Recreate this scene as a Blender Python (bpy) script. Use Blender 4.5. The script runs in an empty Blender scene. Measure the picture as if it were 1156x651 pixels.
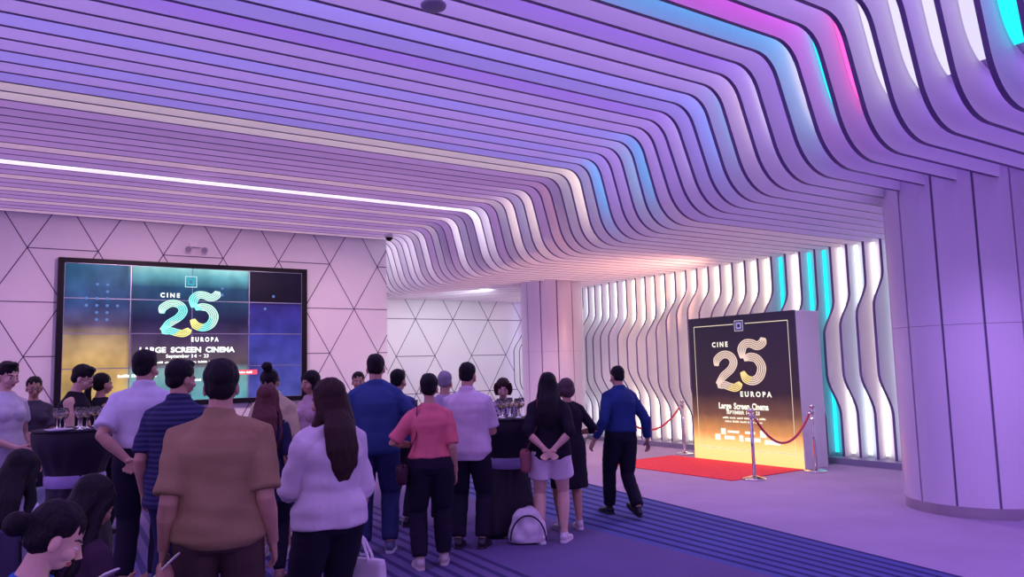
import bpy, bmesh, math, random
from mathutils import Vector, Matrix, noise, Quaternion
random.seed(7)
V = Vector
sc = bpy.context.scene
COL = sc.collection
PI = math.pi
rad = math.radians

# ------------------------------------------------------------------ helpers
def tag(o, label=None, cat=None, group=None, kind=None):
    if label: o['label'] = label
    if cat: o['category'] = cat
    if group: o['group'] = group
    if kind: o['kind'] = kind
    return o

def empty(name, loc=(0, 0, 0), rz=0.0, label=None, cat=None, group=None, kind=None):
    o = bpy.data.objects.new(name, None)
    o.empty_display_size = .1
    COL.objects.link(o)
    o.location = loc
    o.rotation_euler = (0, 0, rz)
    return tag(o, label, cat, group, kind)

def link(name, me, mats, parent=None, smooth=False, **kw):
    if not isinstance(mats, (list, tuple)): mats = [mats]
    for m in mats: me.materials.append(m)
    if smooth:
        for p in me.polygons: p.use_smooth = True
    o = bpy.data.objects.new(name, me)
    COL.objects.link(o)
    if parent: o.parent = parent
    return tag(o, **kw)

def obj(name, bm, mats, parent=None, smooth=False, recalc=True, **kw):
    if recalc: bmesh.ops.recalc_face_normals(bm, faces=bm.faces)
    me = bpy.data.meshes.new(name)
    bm.to_mesh(me); bm.free()
    return link(name, me, mats, parent, smooth, **kw)

def copy_tree(o, parent=None):
    c = o.copy(); COL.objects.link(c)
    if parent: c.parent = parent
    for ch in list(o.children): copy_tree(ch, c)
    return c

def bx(bm, lo, hi, mi=0, bev=0.0):
    x0, y0, z0 = lo; x1, y1, z1 = hi
    vs = [bm.verts.new(p) for p in ((x0,y0,z0),(x1,y0,z0),(x1,y1,z0),(x0,y1,z0),(x0,y0,z1),(x1,y0,z1),(x1,y1,z1),(x0,y1,z1))]
    fs = [bm.faces.new([vs[i] for i in f]) for f in ((0,3,2,1),(4,5,6,7),(0,1,5,4),(1,2,6,5),(2,3,7,6),(3,0,4,7))]
    for f in fs: f.material_index = mi
    if bev > 0:
        es = list({e for f in fs for e in f.edges})
        bmesh.ops.bevel(bm, geom=es, offset=bev, segments=2, affect='EDGES', profile=.5)
    return vs

def tube(bm, pts, radii, ref=(0, 1, 0), n=14, mi=0, cap=True):
    """loft of ellipses: rx along side (ref x tangent), ry along the other axis"""
    pts = [V(p) for p in pts]
    rr = [(r, r) if not isinstance(r, (tuple, list)) else r for r in radii]
    ref = V(ref)
    rings = []
    m = len(pts)
    for i, p in enumerate(pts):
        t = (pts[min(i+1, m-1)] - pts[max(i-1, 0)])
        if t.length < 1e-9: t = V((0, 0, 1))
        t.normalize()
        s = ref.cross(t)
        if s.length < 1e-4: s = V((1, 0, 0)).cross(t)
        if s.length < 1e-4: s = V((0, 0, 1)).cross(t)
        s.normalize(); u = t.cross(s)
        rings.append([bm.verts.new(p + s*rr[i][0]*math.cos(a) + u*rr[i][1]*math.sin(a)) for a in [2*PI*k/n for k in range(n)]])
    for a, b in zip(rings, rings[1:]):
        for k in range(n):
            f = bm.faces.new((a[k], a[(k+1) % n], b[(k+1) % n], b[k])); f.material_index = mi
    if cap:
        for r, rev in ((rings[0], True), (rings[-1], False)):
            f = bm.faces.new(list(reversed(r)) if rev else r); f.material_index = mi
    return rings

def ell(bm, c, r, rot=None, n=14, m=9):
    mat = Matrix.Translation(V(c)) @ (rot.to_4x4() if rot else Matrix.Identity(4)) @ Matrix.Diagonal((r[0], r[1], r[2], 1))
    bmesh.ops.create_uvsphere(bm, u_segments=n, v_segments=m, radius=1, matrix=mat)

def lathe(bm, prof, n=24, c=(0, 0, 0), mi=0):
    rings = []
    for r, z in prof:
        if r < 1e-5: rings.append([bm.verts.new((c[0], c[1], c[2]+z))])
        else: rings.append([bm.verts.new((c[0]+r*math.cos(2*PI*k/n), c[1]+r*math.sin(2*PI*k/n), c[2]+z)) for k in range(n)])
    for a, b in zip(rings, rings[1:]):
        for k in range(n):
            k2 = (k+1) % n
            if len(a) == 1 and len(b) == 1: continue
            if len(a) == 1: f = bm.faces.new((a[0], b[k2], b[k]))
            elif len(b) == 1: f = bm.faces.new((a[k], a[k2], b[0]))
            else: f = bm.faces.new((a[k], a[k2], b[k2], b[k]))
            f.material_index = mi

def remesh(bm, voxel, smooth=2, disp=None, factor=.5):
    me = bpy.data.meshes.new('tmp'); bmesh.ops.recalc_face_normals(bm, faces=bm.faces)
    bm.to_mesh(me); bm.free()
    o = bpy.data.objects.new('tmp', me); COL.objects.link(o)
    m = o.modifiers.new('r', 'REMESH'); m.mode = 'VOXEL'; m.voxel_size = voxel; m.adaptivity = 0
    if smooth:
        s = o.modifiers.new('s', 'SMOOTH'); s.iterations = smooth; s.factor = factor
    dg = bpy.context.evaluated_depsgraph_get()
    out = bpy.data.meshes.new_from_object(o.evaluated_get(dg), depsgraph=dg)
    bpy.data.objects.remove(o); bpy.data.meshes.remove(me)
    if disp:
        nn = [v.normal.copy() for v in out.vertices]
        for v, nv in zip(out.vertices, nn): v.co += nv * disp(v.co)
    return out

# ------------------------------------------------------------------ materials
MC = {}
def mat(name, col, rough=.6, metal=0.0, emit=None, es=0.0, var=0.0, vscale=8.0, bump=0.0, bscale=60.0, trans=0.0, spec=.5, sheen=0.0, wave=None):
    key = (name, tuple(col), rough)
    if key in MC: return MC[key]
    m = bpy.data.materials.new(name); m.use_nodes = True
    nt = m.node_tree; N = nt.nodes; L = nt.links
    b = N['Principled BSDF']
    b.inputs['Base Color'].default_value = (*col, 1)
    b.inputs['Roughness'].default_value = rough
    b.inputs['Metallic'].default_value = metal
    b.inputs['Specular IOR Level'].default_value = spec
    if trans: b.inputs['Transmission Weight'].default_value = trans
    if sheen: b.inputs['Sheen Weight'].default_value = sheen
    if emit is not None:
        b.inputs['Emission Color'].default_value = (*emit, 1); b.inputs['Emission Strength'].default_value = es
    if var or bump or wave:
        tc = N.new('ShaderNodeTexCoord')
    if var:
        n1 = N.new('ShaderNodeTexNoise'); n1.inputs['Scale'].default_value = vscale; n1.inputs['Detail'].default_value = 4
        L.new(tc.outputs['Object'], n1.inputs['Vector'])
        r = N.new('ShaderNodeValToRGB')
        r.color_ramp.elements[0].position = .3; r.color_ramp.elements[1].position = .7
        r.color_ramp.elements[0].color = (*[c*(1-var) for c in col], 1)
        r.color_ramp.elements[1].color = (*[min(1, c*(1+var)) for c in col], 1)
        L.new(n1.outputs['Fac'], r.inputs['Fac']); L.new(r.outputs['Color'], b.inputs['Base Color'])
    if wave:   # (colour2, scale, axis, amount)
        w = N.new('ShaderNodeTexWave'); w.wave_type = 'BANDS'; w.bands_direction = wave[2]
        w.inputs['Scale'].default_value = wave[1]; w.inputs['Distortion'].default_value = wave[3]
        L.new(tc.outputs['Object'], w.inputs['Vector'])
        r = N.new('ShaderNodeValToRGB')
        r.color_ramp.elements[0].position = .45; r.color_ramp.elements[1].position = .6
        r.color_ramp.elements[0].color = (*col, 1); r.color_ramp.elements[1].color = (*wave[0], 1)
        L.new(w.outputs['Fac'], r.inputs['Fac']); L.new(r.outputs['Color'], b.inputs['Base Color'])
    if bump:
        n2 = N.new('ShaderNodeTexNoise'); n2.inputs['Scale'].default_value = bscale; n2.inputs['Detail'].default_value = 3
        L.new(tc.outputs['Object'], n2.inputs['Vector'])
        bp = N.new('ShaderNodeBump'); bp.inputs['Strength'].default_value = bump; bp.inputs['Distance'].default_value = .01
        L.new(n2.outputs['Fac'], bp.inputs['Height']); L.new(bp.outputs['Normal'], b.inputs['Normal'])
    MC[key] = m
    return m

def glow(name, col, s):
    key = ('glow', tuple(col), s)
    if key in MC: return MC[key]
    m = bpy.data.materials.new(name); m.use_nodes = True
    N = m.node_tree.nodes; N.clear()
    e = N.new('ShaderNodeEmission'); o = N.new('ShaderNodeOutputMaterial')
    e.inputs['Color'].default_value = (*col, 1); e.inputs['Strength'].default_value = s
    m.node_tree.links.new(e.outputs[0], o.inputs[0])
    MC[key] = m
    return m

white_panel = mat('white_lacquer', (.80, .78, .82), .45, var=.02, vscale=1.5)
fin_white = mat('fin_white', (.82, .79, .84), .5)
fin_edge = mat('fin_edge_dark', (.15, .10, .25), .5)  # darker colour for the narrow room-facing edge of each fin
wall_white = mat('wall_panel_white', (.78, .74, .78), .55, var=.03, vscale=.7)
groove_m = mat('groove_dark', (.10, .07, .14), .7)
plenum_m = mat('plenum_board', (.55, .5, .6), .8)
black_m = mat('black_frame', (.010, .008, .014), .4, spec=.12)
steel_m = mat('brushed_steel', (.55, .5, .52), .28, metal=1.0, bump=.05, bscale=200)
chrome_m = mat('polished_chrome', (.75, .7, .72), .12, metal=1.0)
rope_m = mat('red_velvet_rope', (.55, .02, .05), .6, sheen=.5, bump=.3, bscale=150)
red_carpet_m = mat('red_carpet_pile', (.75, .035, .06), .9, var=.15, vscale=25, bump=.5, bscale=300)
black_cloth = mat('black_table_cloth', (.018, .012, .028), .75, var=.2, vscale=5, bump=.2, bscale=40)
lilac_cloth = mat('lilac_sash', (.32, .25, .50), .5, var=.1, bump=.2, bscale=30)
glass_m = mat('clear_glass', (.95, .95, 1.0), .03, trans=1.0)

# ------------------------------------------------------------------ camera
FPX = 868.6
cam_d = bpy.data.cameras.new('camera'); cam = bpy.data.objects.new('camera', cam_d); COL.objects.link(cam)
cam_d.sensor_width = 36; cam_d.lens = FPX/1156*36; cam_d.clip_start = .05
r_ = V((0.83057877, -0.55629299, -0.02601963)); u_ = V((-0.0356651, -0.09976015, 0.99437212)); f_ = V((0.55575796, 0.82497638, 0.10269891))
M = Matrix((r_, u_, -f_)).transposed().to_4x4(); M.translation = V((0, 0, 1.65))
cam.matrix_world = M
sc.camera = cam

# ------------------------------------------------------------------ room
H_UP, H_LO, FD = 4.62, 3.50, .42
STEP, Y0 = .2915, 3.41
YB, YR = 16.05, 18.08            # back wall, recessed back wall
def lerp_tab(t, y):
    if y <= t[0][0]: return t[0][1]
    for (a, b), (c, d) in zip(t, t[1:]):
        if y <= c: return b + (d-b)*(y-a)/(c-a)
    return t[-1][1]
XU = ((-2, 5.2), (1.5, 5.55), (3.43, 5.90), (3.75, 5.98), (4.30, 6.10), (4.88, 6.25), (5.78, 6.50), (6.69, 6.74), (7.48, 7.0), (8.93, 7.28), (10.69, 7.43), (16.3, 7.52), (18.1, 7.6))
XL = ((-2, 5.7), (2.0, 6.1), (3.12, 6.45), (3.70, 6.62), (4.23, 6.78), (4.83, 6.93), (5.44, 7.08), (5.97, 7.24), (6.5, 7.40), (7.33, 7.55), (8.03, 7.70), (9.08, 7.82), (10, 7.95), (17.65, 8.11), (18.1, 8.12))
def xwall(y):
    t = min(1, max(0, (y-12.6)/5.2)); t = t*t*(3-2*t)
    return 11.2 + .85*t

def fillet(A, B, C, d, n):
    A, B, C = V(A), V(B), V(C)
    p = B + (A-B).normalized()*d; q = B + (C-B).normalized()*d
    return [(p*(1-t)**2 + B*2*t*(1-t) + q*t*t) for t in [i/n for i in range(n+1)]]

def fin_path(y, x0=-4.0):
    xu, xl = lerp_tab(XU, y) + .02, lerp_tab(XL, y) - .22
    A = (x0, H_UP, 0); B = (xu, H_UP, 0); C = (xl, H_LO, 0); D = (xwall(y)+.45, H_LO, 0)
    p = [V(A)] + fillet(A, B, C, .24, 8) + fillet(B, C, D, .42, 12) + [V(D)]
    return [(q.x, q.y) for q in p]

T_FIN = .044
def ceiling_fin(y, x0=-4.0):
    P = fin_path(y, x0); Q = [(x+.21, z+FD) for x, z in P]
    Q[0] = (P[0][0], P[0][1]+FD); Q[-1] = (P[-1][0], P[-1][1]+FD)
    bm = bmesh.new(); rows = []
    h = T_FIN/2
    for (px, pz), (qx, qz) in zip(P, Q):
        rows.append([bm.verts.new(c) for c in ((px, y-h, pz), (px, y+h, pz), (qx, y+h, qz), (qx, y-h, qz))])
    for a, b in zip(rows, rows[1:]):
        for k in range(4):
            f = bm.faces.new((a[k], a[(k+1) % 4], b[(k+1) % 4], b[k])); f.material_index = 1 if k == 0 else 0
    bm.faces.new(rows[0]); bm.faces.new(rows[-1])
    return bm, Q

K0, K1 = -17, 50
ys = [Y0 + STEP*k for k in range(K0, K1+1)]
ceil = empty('ceiling', (0, 0, 0), kind='structure')
bm = bmesh.new(); prev = None
for y in [ys[0]-.3] + ys[::2] + [18.4]:
    P = fin_path(y); Q = [(x+.222, z+FD+.012) for x, z in P]; Q[0] = (-4.0, H_UP+FD+.01); Q[-1] = (Q[-1][0]+.2, Q[-1][1])
    row = [bm.verts.new((x, y, z)) for x, z in Q]
    if prev:
        for i in range(len(row)-1): bm.faces.new((prev[i], prev[i+1], row[i+1], row[i]))
    prev = row
obj('plenum_board', bm, plenum_m, ceil)

# light strip colours in the gaps between the ceiling blades, from the near end to the back
VIO = (.42, .22, 1.0); LAV = (.54, .35, 1.0); BLU = (.10, .20, 1.0); SKY = (.12, .50, 1.0); CYA = (.02, .80, .95)
PNK = (1.0, .10, .50); MAG = (.75, .12, .85); WHT = (.95, .85, 1.0); CRM = (1.0, .80, .74); MAU = (.62, .33, .78); ROS = (.85, .42, .60); GRY = (.42, .40, .58); OFF = (.22, .18, .34); BLV = (.37, .30, 1.0); WHB = (.80, .74, 1.0); SKB = (.35, .6, 1.0); ROW = (.95, .62, .72); PKL = (.95, .62, .85)
FLS, DRS = 2.2, 1.1
# colour along the flat ceiling (FL) and in the drop (DR): (colour, strength)
FL = {-1: (LAV, 1.2), 0: (LAV, 1.2), 1: (LAV, 1.3), 2: (MAG, 1.7), 3: (SKY, 1.6), 4: (LAV, 1.3), 5: (VIO, 1.5), 6: (LAV, 1.5), 7: (LAV, 1.5), 8: (BLV, 1.9), 9: (BLV, 1.5), 10: (VIO, 1.6), 11: (LAV, 1.5),
      12: (LAV, 1.5), 13: (BLV, 1.8), 14: (LAV, 1.6), 15: (LAV, 1.5), 16: (BLV, 1.7), 17: (LAV, 1.5), 18: (BLV, 1.5), 19: (CRM, 1.3), 20: (CRM, 1.4), 21: (MAU, 1.2), 22: (MAU, 1.0), 23: (MAU, 1.0), 24: (MAU, 1.2),
      30: (WHT, 4.0)}
DR = {-6: (CYA, 1.0), -5: (CYA, 1.0), -4: (CYA, 1.0), -3: (WHB, .75), -2: (WHB, .8), -1: (WHB, .8), 0: (WHB, .85), 1: (PNK, 1.3), 2: (CYA, 1.1), 3: (WHT, 1.3), 4: (VIO, .8), 5: (WHT, 1.3), 6: (CRM, 1.2), 7: (CYA, 1.0), 8: (SKY, 1.5),
      9: (LAV, 1.2), 10: (WHT, 1.3), 11: (VIO, .9), 12: (LAV, 1.1), 13: (SKY, 1.5), 14: (SKB, 1.2), 15: (LAV, 1.1), 16: (LAV, 1.1), 17: (SKY, 1.6), 18: (GRY, 1.2), 19: (CRM, 1.9), 20: (GRY, 1.0), 21: (OFF, 1.0), 22: (ROS, .8),
      23: (MAU, .8), 24: (CRM, 1.8), 25: (GRY, 1.3), 26: (CRM, 2.0), 27: (GRY, 1.0), 28: (MAU, .8), 29: (WHT, 1.8), 30: (WHT, 2.0), 31: (OFF, .8), 32: (GRY, 1.0), 33: (WHT, 2.2), 34: (MAU, .7), 35: (OFF, .8), 36: (GRY, 1.1),
      37: (MAU, .8), 38: (WHT, 1.8), 39: (GRY, 1.2)}
def strip(Q, ym, hw, m):
    bm = bmesh.new(); a = [bm.verts.new((x, ym-hw, z)) for x, z in Q]; b = [bm.verts.new((x, ym+hw, z)) for x, z in Q]
    for i in range(len(Q)-1): bm.faces.new((a[i], a[i+1], b[i+1], b[i]))
    obj('light_strip', bm, m, ceil, recalc=False)
for k in range(K0, K1+1):
    y = Y0 + STEP*k
    x0 = 7.40 if y > YB - .04 else -4.0
    bmf, Q = ceiling_fin(y, x0)
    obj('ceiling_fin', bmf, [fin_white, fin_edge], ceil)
    if k == K1: break
    c, s = FL.get(k, ((LAV if k % 2 else VIO), 1.4) if k < 0 else ((MAU, 1.2) if k % 3 else (ROW, 1.4)))
    c2, s2 = DR.get(k, (LAV, .9) if k < 0 else ((WHT, 2.0) if k % 3 else (WHB, 1.4)))
    ym = y + STEP/2
    P = fin_path(ym, x0); Qm = [(px+.202, pz+FD-.012) for px, pz in P]; Qm[0] = (P[0][0]+.05, P[0][1]+FD-.012); Qm[-1] = (P[-1][0], P[-1][1]+FD-.012)
    i0, i1 = 6, 17
    strip(Qm[:i0+1], ym, .06, glow('ceiling_strip_light', c, s*FLS))
    if k <= 12:
        strip(Qm[i0+1:i1+1], y + STEP - T_FIN/2 - (.042 if k > 0 else .07), (.036 if k > 0 else .062), glow('drop_strip_light', c2, s2*DRS))
        strip(Qm[i0+1:i1+1], ym - .05, .035, glow('drop_tint_light', c, s*1.5))  # extra strip added to tint the blade faces in the drop
    else: strip(Qm[i0+1:i1+1], ym, .118, glow('drop_strip_light', c2, s2*DRS))
    strip(Qm[i1+1:], ym, .06, glow('soffit_strip_light', VIO if k < 4 else (LAV if k < 12 else PKL), .9*FLS))

# floor with carpet bands
def floor_material():
    m = bpy.data.materials.new('carpet'); m.use_nodes = True
    nt = m.node_tree; N = nt.nodes; L = nt.links; b = N['Principled BSDF']
    b.inputs['Roughness'].default_value = .95; b.inputs['Specular IOR Level'].default_value = .15
    tc = N.new('ShaderNodeTexCoord'); sx = N.new('ShaderNodeSeparateXYZ'); L.new(tc.outputs['Object'], sx.inputs[0])
    def mth(op, a, c=None, v=None):
        n = N.new('ShaderNodeMath'); n.operation = op
        if hasattr(a, 'links'): L.new(a, n.inputs[0])
        else: n.inputs[0].default_value = a
        if c is not None:
            if hasattr(c, 'links'): L.new(c, n.inputs[1])
            else: n.inputs[1].default_value = c
        return n.outputs[0]
    X, Y = sx.outputs['X'], sx.outputs['Y']
    xe = mth('ADD', mth('MULTIPLY', mth('SUBTRACT', Y, 3.12), .167), 6.12)       # outer edge of the blue band
    xi = mth('ADD', mth('MULTIPLY', mth('SUBTRACT', Y, 3.12), .03), 5.02)        # inner edge
    outer = mth('GREATER_THAN', X, xe)
    inner = mth('LESS_THAN', X, xi)
    uu = mth('DIVIDE', mth('SUBTRACT', X, xi), mth('SUBTRACT', xe, xi))
    st = mth('GREATER_THAN', mth('FRACT', mth('MULTIPLY', uu, 9.0)), .62)
    # second striped zone, under the crowd
    st2 = mth('MULTIPLY', mth('GREATER_THAN', mth('FRACT', mth('MULTIPLY', mth('SUBTRACT', X, mth('MULTIPLY', Y, .06)), 7.0)), .6),
              mth('LESS_THAN', X, mth('ADD', mth('MULTIPLY', Y, .08), 3.25)))
    nz = N.new('ShaderNodeTexNoise'); nz.inputs['Scale'].default_value = 90; nz.inputs['Detail'].default_value = 4
    L.new(tc.outputs['Object'], nz.inputs['Vector'])
    nb = N.new('ShaderNodeTexNoise'); nb.inputs['Scale'].default_value = 1.3; nb.inputs['Detail'].default_value = 3
    L.new(tc.outputs['Object'], nb.inputs['Vector'])
    def mix(f, a, c):
        n = N.new('ShaderNodeMix'); n.data_type = 'RGBA'
        L.new(f, n.inputs['Factor'])
        for sck, val in ((n.inputs['A'], a), (n.inputs['B'], c)):
            if hasattr(val, 'links'): L.new(val, sck)
            else: sck.default_value = (*val, 1)
        return n.outputs['Result']
    light = (.36, .28, .42); bandA = (.085, .10, .29); bandB = (.03, .03, .13); mid = (.13, .095, .23); midB = (.05, .04, .13)
    c = mix(st, bandA, bandB)
    c = mix(inner, c, mix(st2, mid, midB))
    c = mix(outer, c, light)
    v = mth('ADD', mth('MULTIPLY', nz.outputs['Fac'], .5), mth('MULTIPLY', nb.outputs['Fac'], .35))
    vv = mth('ADD', v, .58)
    mm = N.new('ShaderNodeVectorMath'); mm.operation = 'SCALE'; L.new(c, mm.inputs[0]); L.new(vv, mm.inputs['Scale'])
    L.new(mm.outputs[0], b.inputs['Base Color'])
    bp = N.new('ShaderNodeBump'); bp.inputs['Strength'].default_value = .4; bp.inputs['Distance'].default_value = .01
    L.new(nz.outputs['Fac'], bp.inputs['Height']); L.new(bp.outputs['Normal'], b.inputs['Normal'])
    return m
bm = bmesh.new(); bx(bm, (-6, -4, -.1), (12.6, 18.5, 0))
obj('floor', bm, floor_material(), kind='structure')

# back walls: white panels with triangular joints
def tri_wall(name, x0, x1, y, z1, th, vx, rowz):
    bm = bmesh.new(); bx(bm, (x0, y, 0), (x1, y+th, z1))
    B = 1.12; Hh = .97; w = .009
    def strip(a, b):
        a, b = V(a), V(b); d = b-a
        if d.length < 1e-4: return
        # clip to the wall
        t0, t1 = 0.0, 1.0
        for q, dq, lo, hi in ((a.x, d.x, x0, x1), (a.y, d.y, 0, z1)):
            if abs(dq) < 1e-9:
                if q < lo or q > hi: return
                continue
            ta, tb = (lo-q)/dq, (hi-q)/dq
            if ta > tb: ta, tb = tb, ta
            t0, t1 = max(t0, ta), min(t1, tb)
        if t1 - t0 < 1e-3: return
        p, q = a+d*t0, a+d*t1
        n = V((-d.y, d.x)).normalized()*w
        vs = [bm.verts.new((c.x, y-.0025, c.y)) for c in (p-n, q-n, q+n, p+n)]
        f = bm.faces.new(vs); f.material_index = 1
    rows = range(-3, 6)
    for r in rows:
        z = rowz + r*Hh
        off = (r % 2)*B/2
        for i in range(int((x0-vx)/B)-3, int((x1-vx)/B)+3):
            vxx = vx + i*B + off
            if (r % 2) or (i % 2 == 0): strip((vxx, z), (vxx+B, z))
            strip((vxx, z), (vxx+B/2, z+Hh)); strip((vxx, z), (vxx-B/2, z+Hh))
    return obj(name, bm, [wall_white, groove_m], kind='structure')
tri_wall('wall_back', -4.0, 7.37, YB, H_UP+FD, .25, .42, 2.07+.97*2-.97*2)
tri_wall('wall_recess', 7.2, 12.6, YR, H_LO+FD, .2, 8.27+.28, 2.02)
bm = bmesh.new(); bx(bm, (7.30, YB+.251, 0), (7.369, YR-.001, H_UP+FD)); obj('wall_return', bm, wall_white, kind='structure')

# wavy wall on the right
wr = empty('wall_right', (0, 0, 0), kind='structure')
bm = bmesh.new(); prev = None
yy = -1.4
while yy < 18.1:
    x = xwall(yy)+.42
    a = [bm.verts.new(c) for c in ((x, yy, 0), (x, yy, H_LO+FD), (x+.1, yy, H_LO+FD), (x+.1, yy, 0))]
    if prev:
        for k in range(4): bm.faces.new((prev[k], prev[(k+1) % 4], a[(k+1) % 4], a[k]))
    prev = a; yy += .5
obj('backing_board', bm, white_panel, wr)
def sstep(a, b, v):
    t = min(1, max(0, (v-a)/(b-a))); return t*t*(3-2*t)
def wall_front(y, z):
    zu = 2.62 + .22*math.sin(y*1.35+.5) + .10*math.sin(y*3.1)
    zl = .98 + .25*math.sin(y*.95+2.2) + .08*math.sin(y*2.7)
    A = .155
    v = -1 + 2*(1 - sstep(zu-.28, zu+.28, z))*(sstep(zl-.33, zl+.33, z))
    return xwall(y) + .03 - A*v
ZF0 = .10
kk = range(-14, 50)
CREAM = (1.0, .90, .70); ICE = (.80, .95, 1.0)
for k in kk:
    y = Y0 + STEP*k
    bm = bmesh.new(); prev = None; h = T_FIN/2
    n = 34
    for i in range(n+1):
        z = ZF0 + (H_LO-.002-ZF0)*i/n
        xf = wall_front(y, z); xb = xwall(y)+.41
        a = [bm.verts.new(c) for c in ((xf, y-h, z), (xf, y+h, z), (xb, y+h, z), (xb, y-h, z))]
        if prev:
            for j in range(4):
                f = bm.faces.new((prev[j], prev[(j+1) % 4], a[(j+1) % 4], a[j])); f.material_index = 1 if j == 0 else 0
        else: bm.faces.new(a)
        prev = a
    bm.faces.new(prev)
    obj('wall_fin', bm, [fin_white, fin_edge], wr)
    ym = y + STEP/2
    if y < 5.0: c, s = LAV, .9
    elif y < 7.3: c, s = ((1, .90, .86), 2.2) if k % 2 else (ICE, 2.0)
    elif y < 7.9: c, s = CYA, 1.3
    elif y < 8.3: c, s = (1, .9, .9), 2.4
    elif y < 8.65: c, s = CYA, 1.2
    elif y < 12.2: c, s = CREAM, 2.6
    else: c, s = (.92, .94, 1.0), 2.2
    bm = bmesh.new(); x = xwall(ym)+.36
    vs = [bm.verts.new(p) for p in ((x, ym+.05, .14), (x, ym+.118, .14), (x, ym+.118, H_LO-.01), (x, ym+.05, H_LO-.01))]
    bm.faces.new(vs)
    obj('light_strip', bm, glow('wall_strip_light', c, s), wr, recalc=False)
bm = bmesh.new(); prev = None
for yy in [Y0 + STEP*k for k in kk]:
    x = xwall(yy)-.02
    a = [bm.verts.new(c) for c in ((x, yy, 0), (x, yy, ZF0-.002), (x+.4, yy, ZF0-.002), (x+.4, yy, 0))]
    if prev:
        for j in range(4): bm.faces.new((prev[j], prev[(j+1) % 4], a[(j+1) % 4], a[j]))
    prev = a
obj('baseboard_right', bm, mat('plinth_grey', (.22, .2, .32), .5), kind='structure')

# round columns clad in vertical panels
def column(x, y, r, label, rot):
    t = empty('column', (x, y, 0), rot, label, 'column')
    bm = bmesh.new(); n = 12; seg = 6; gap = .035
    for k in range(n):
        a0 = 2*PI*k/n + gap/2; a1 = 2*PI*(k+1)/n - gap/2
        for z0, z1 in ((.115, 1.98), (1.984, H_LO+.25)):
            ro, ri = [], []
            for i in range(seg+1):
                a = a0+(a1-a0)*i/seg
                for rr, lst in ((r, ro), (r-.03, ri)):
                    lst.append((bm.verts.new((rr*math.cos(a), rr*math.sin(a), z0)), bm.verts.new((rr*math.cos(a), rr*math.sin(a), z1))))
            for i in range(seg):
                bm.faces.new((ro[i][0], ro[i+1][0], ro[i+1][1], ro[i][1])); bm.faces.new((ri[i][0], ri[i][1], ri[i+1][1], ri[i+1][0]))
                bm.faces.new((ro[i][1], ro[i+1][1], ri[i+1][1], ri[i][1])); bm.faces.new((ro[i][0], ri[i][0], ri[i+1][0], ro[i+1][0]))
            for i in (0, seg): bm.faces.new((ro[i][0], ro[i][1], ri[i][1], ri[i][0]))
    obj('cladding_panels', bm, mat('column_cladding', (.68, .60, .72), .32, spec=.6), t)
    bm = bmesh.new(); lathe(bm, [(0, .05), (r-.032, .05), (r-.032, H_LO+.3), (0, H_LO+.3)], 48)
    obj('core', bm, mat('column_core_joint', (.25, .2, .36), .6), t, smooth=False)
    bm = bmesh.new(); lathe(bm, [(0, 0), (r-.012, 0), (r-.012, .113), (0, .113)], 64)
    obj('base_ring', bm, steel_m, t, label='brushed metal base ring')
    return t
column(9.03, 4.33, .745, 'large near round column with lavender vertical panels and metal base ring', .16)
column(10.32, 13.75, .69, 'far round column with pale pink vertical panels behind the glass table', .05)

# ------------------------------------------------------------------ text and graphics
def text_mesh(s, bold=0.0):
    c = bpy.data.curves.new('t', 'FONT'); c.body = s; c.offset = bold; c.resolution_u = 3
    o = bpy.data.objects.new('t', c); COL.objects.link(o)
    dg = bpy.context.evaluated_depsgraph_get(); dg.update()
    me = bpy.data.meshes.new_from_object(o.evaluated_get(dg), depsgraph=dg)
    bpy.data.objects.remove(o); bpy.data.curves.remove(c)
    return me
def put_text(s, plane, a0, a1, z0, z1, m, parent, bold=.02, name='lettering'):
    me = text_mesh(s, bold)
    xs = [v.co.x for v in me.vertices]; zs = [v.co.y for v in me.vertices]
    lx, hx, lz, hz = min(xs), max(xs), min(zs), max(zs)
    for v in me.vertices:
        u = a0 + (a1-a0)*(v.co.x-lx)/(hx-lx); w = z0 + (z1-z0)*(v.co.y-lz)/(hz-lz)
        v.co = plane(u, w)
    me.materials.clear()
    return link(name, me, m, parent)
def put_words(s, plane, a0, a1, z0, z1, m, parent, bold=.02):
    ws = s.split(' '); n = sum(len(w) for w in ws) + .8*(len(ws)-1); c = 0
    for w in ws:
        zz = z0 - (z1-z0)*.22 if any(ch in w for ch in 'pgyq,') else z0
        if w == '-': put_text(w, plane, a0+(a1-a0)*c/n, a0+(a1-a0)*(c+.8)/n, (z0+z1)/2-.004, (z0+z1)/2+.006, m, parent, bold)
        else: put_text(w, plane, a0+(a1-a0)*c/n, a0+(a1-a0)*(c+len(w)-.1)/n, zz, z1, m, parent, bold)
        c += len(w)+.8
def fine_print(plane, a0, a1, z0, z1, m, parent, words=5, name='fine_print'):
    """writing too small to read in the photo: short uneven strokes grouped in words"""
    rnd = random.Random(int(abs(a0)*1000)+words); n = words*7; w = (a1-a0)/n; bm = bmesh.new()
    for i in range(n):
        if i % 7 == 6: continue
        h = (z1-z0)*rnd.uniform(.6, 1.0)
        bm.faces.new([bm.verts.new(plane(a0+w*(i+u), z0+v)) for u, v in ((.08, 0), (.80, 0), (.80, h), (.08, h))])
    return obj(name, bm, m, parent, recalc=False)
def catmull(P, n=8):
    P = [V(p) for p in P]; out = []
    for i in range(len(P)-1):
        p0 = P[max(i-1, 0)]; p1 = P[i]; p2 = P[i+1]; p3 = P[min(i+2, len(P)-1)]
        for j in range(n):
            t = j/n
            out.append(.5*((2*p1)+(-p0+p2)*t+(2*p0-5*p1+4*p2-p3)*t*t+(-p0+3*p1-3*p2+p3)*t**3))
    out.append(P[-1]); return out
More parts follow.
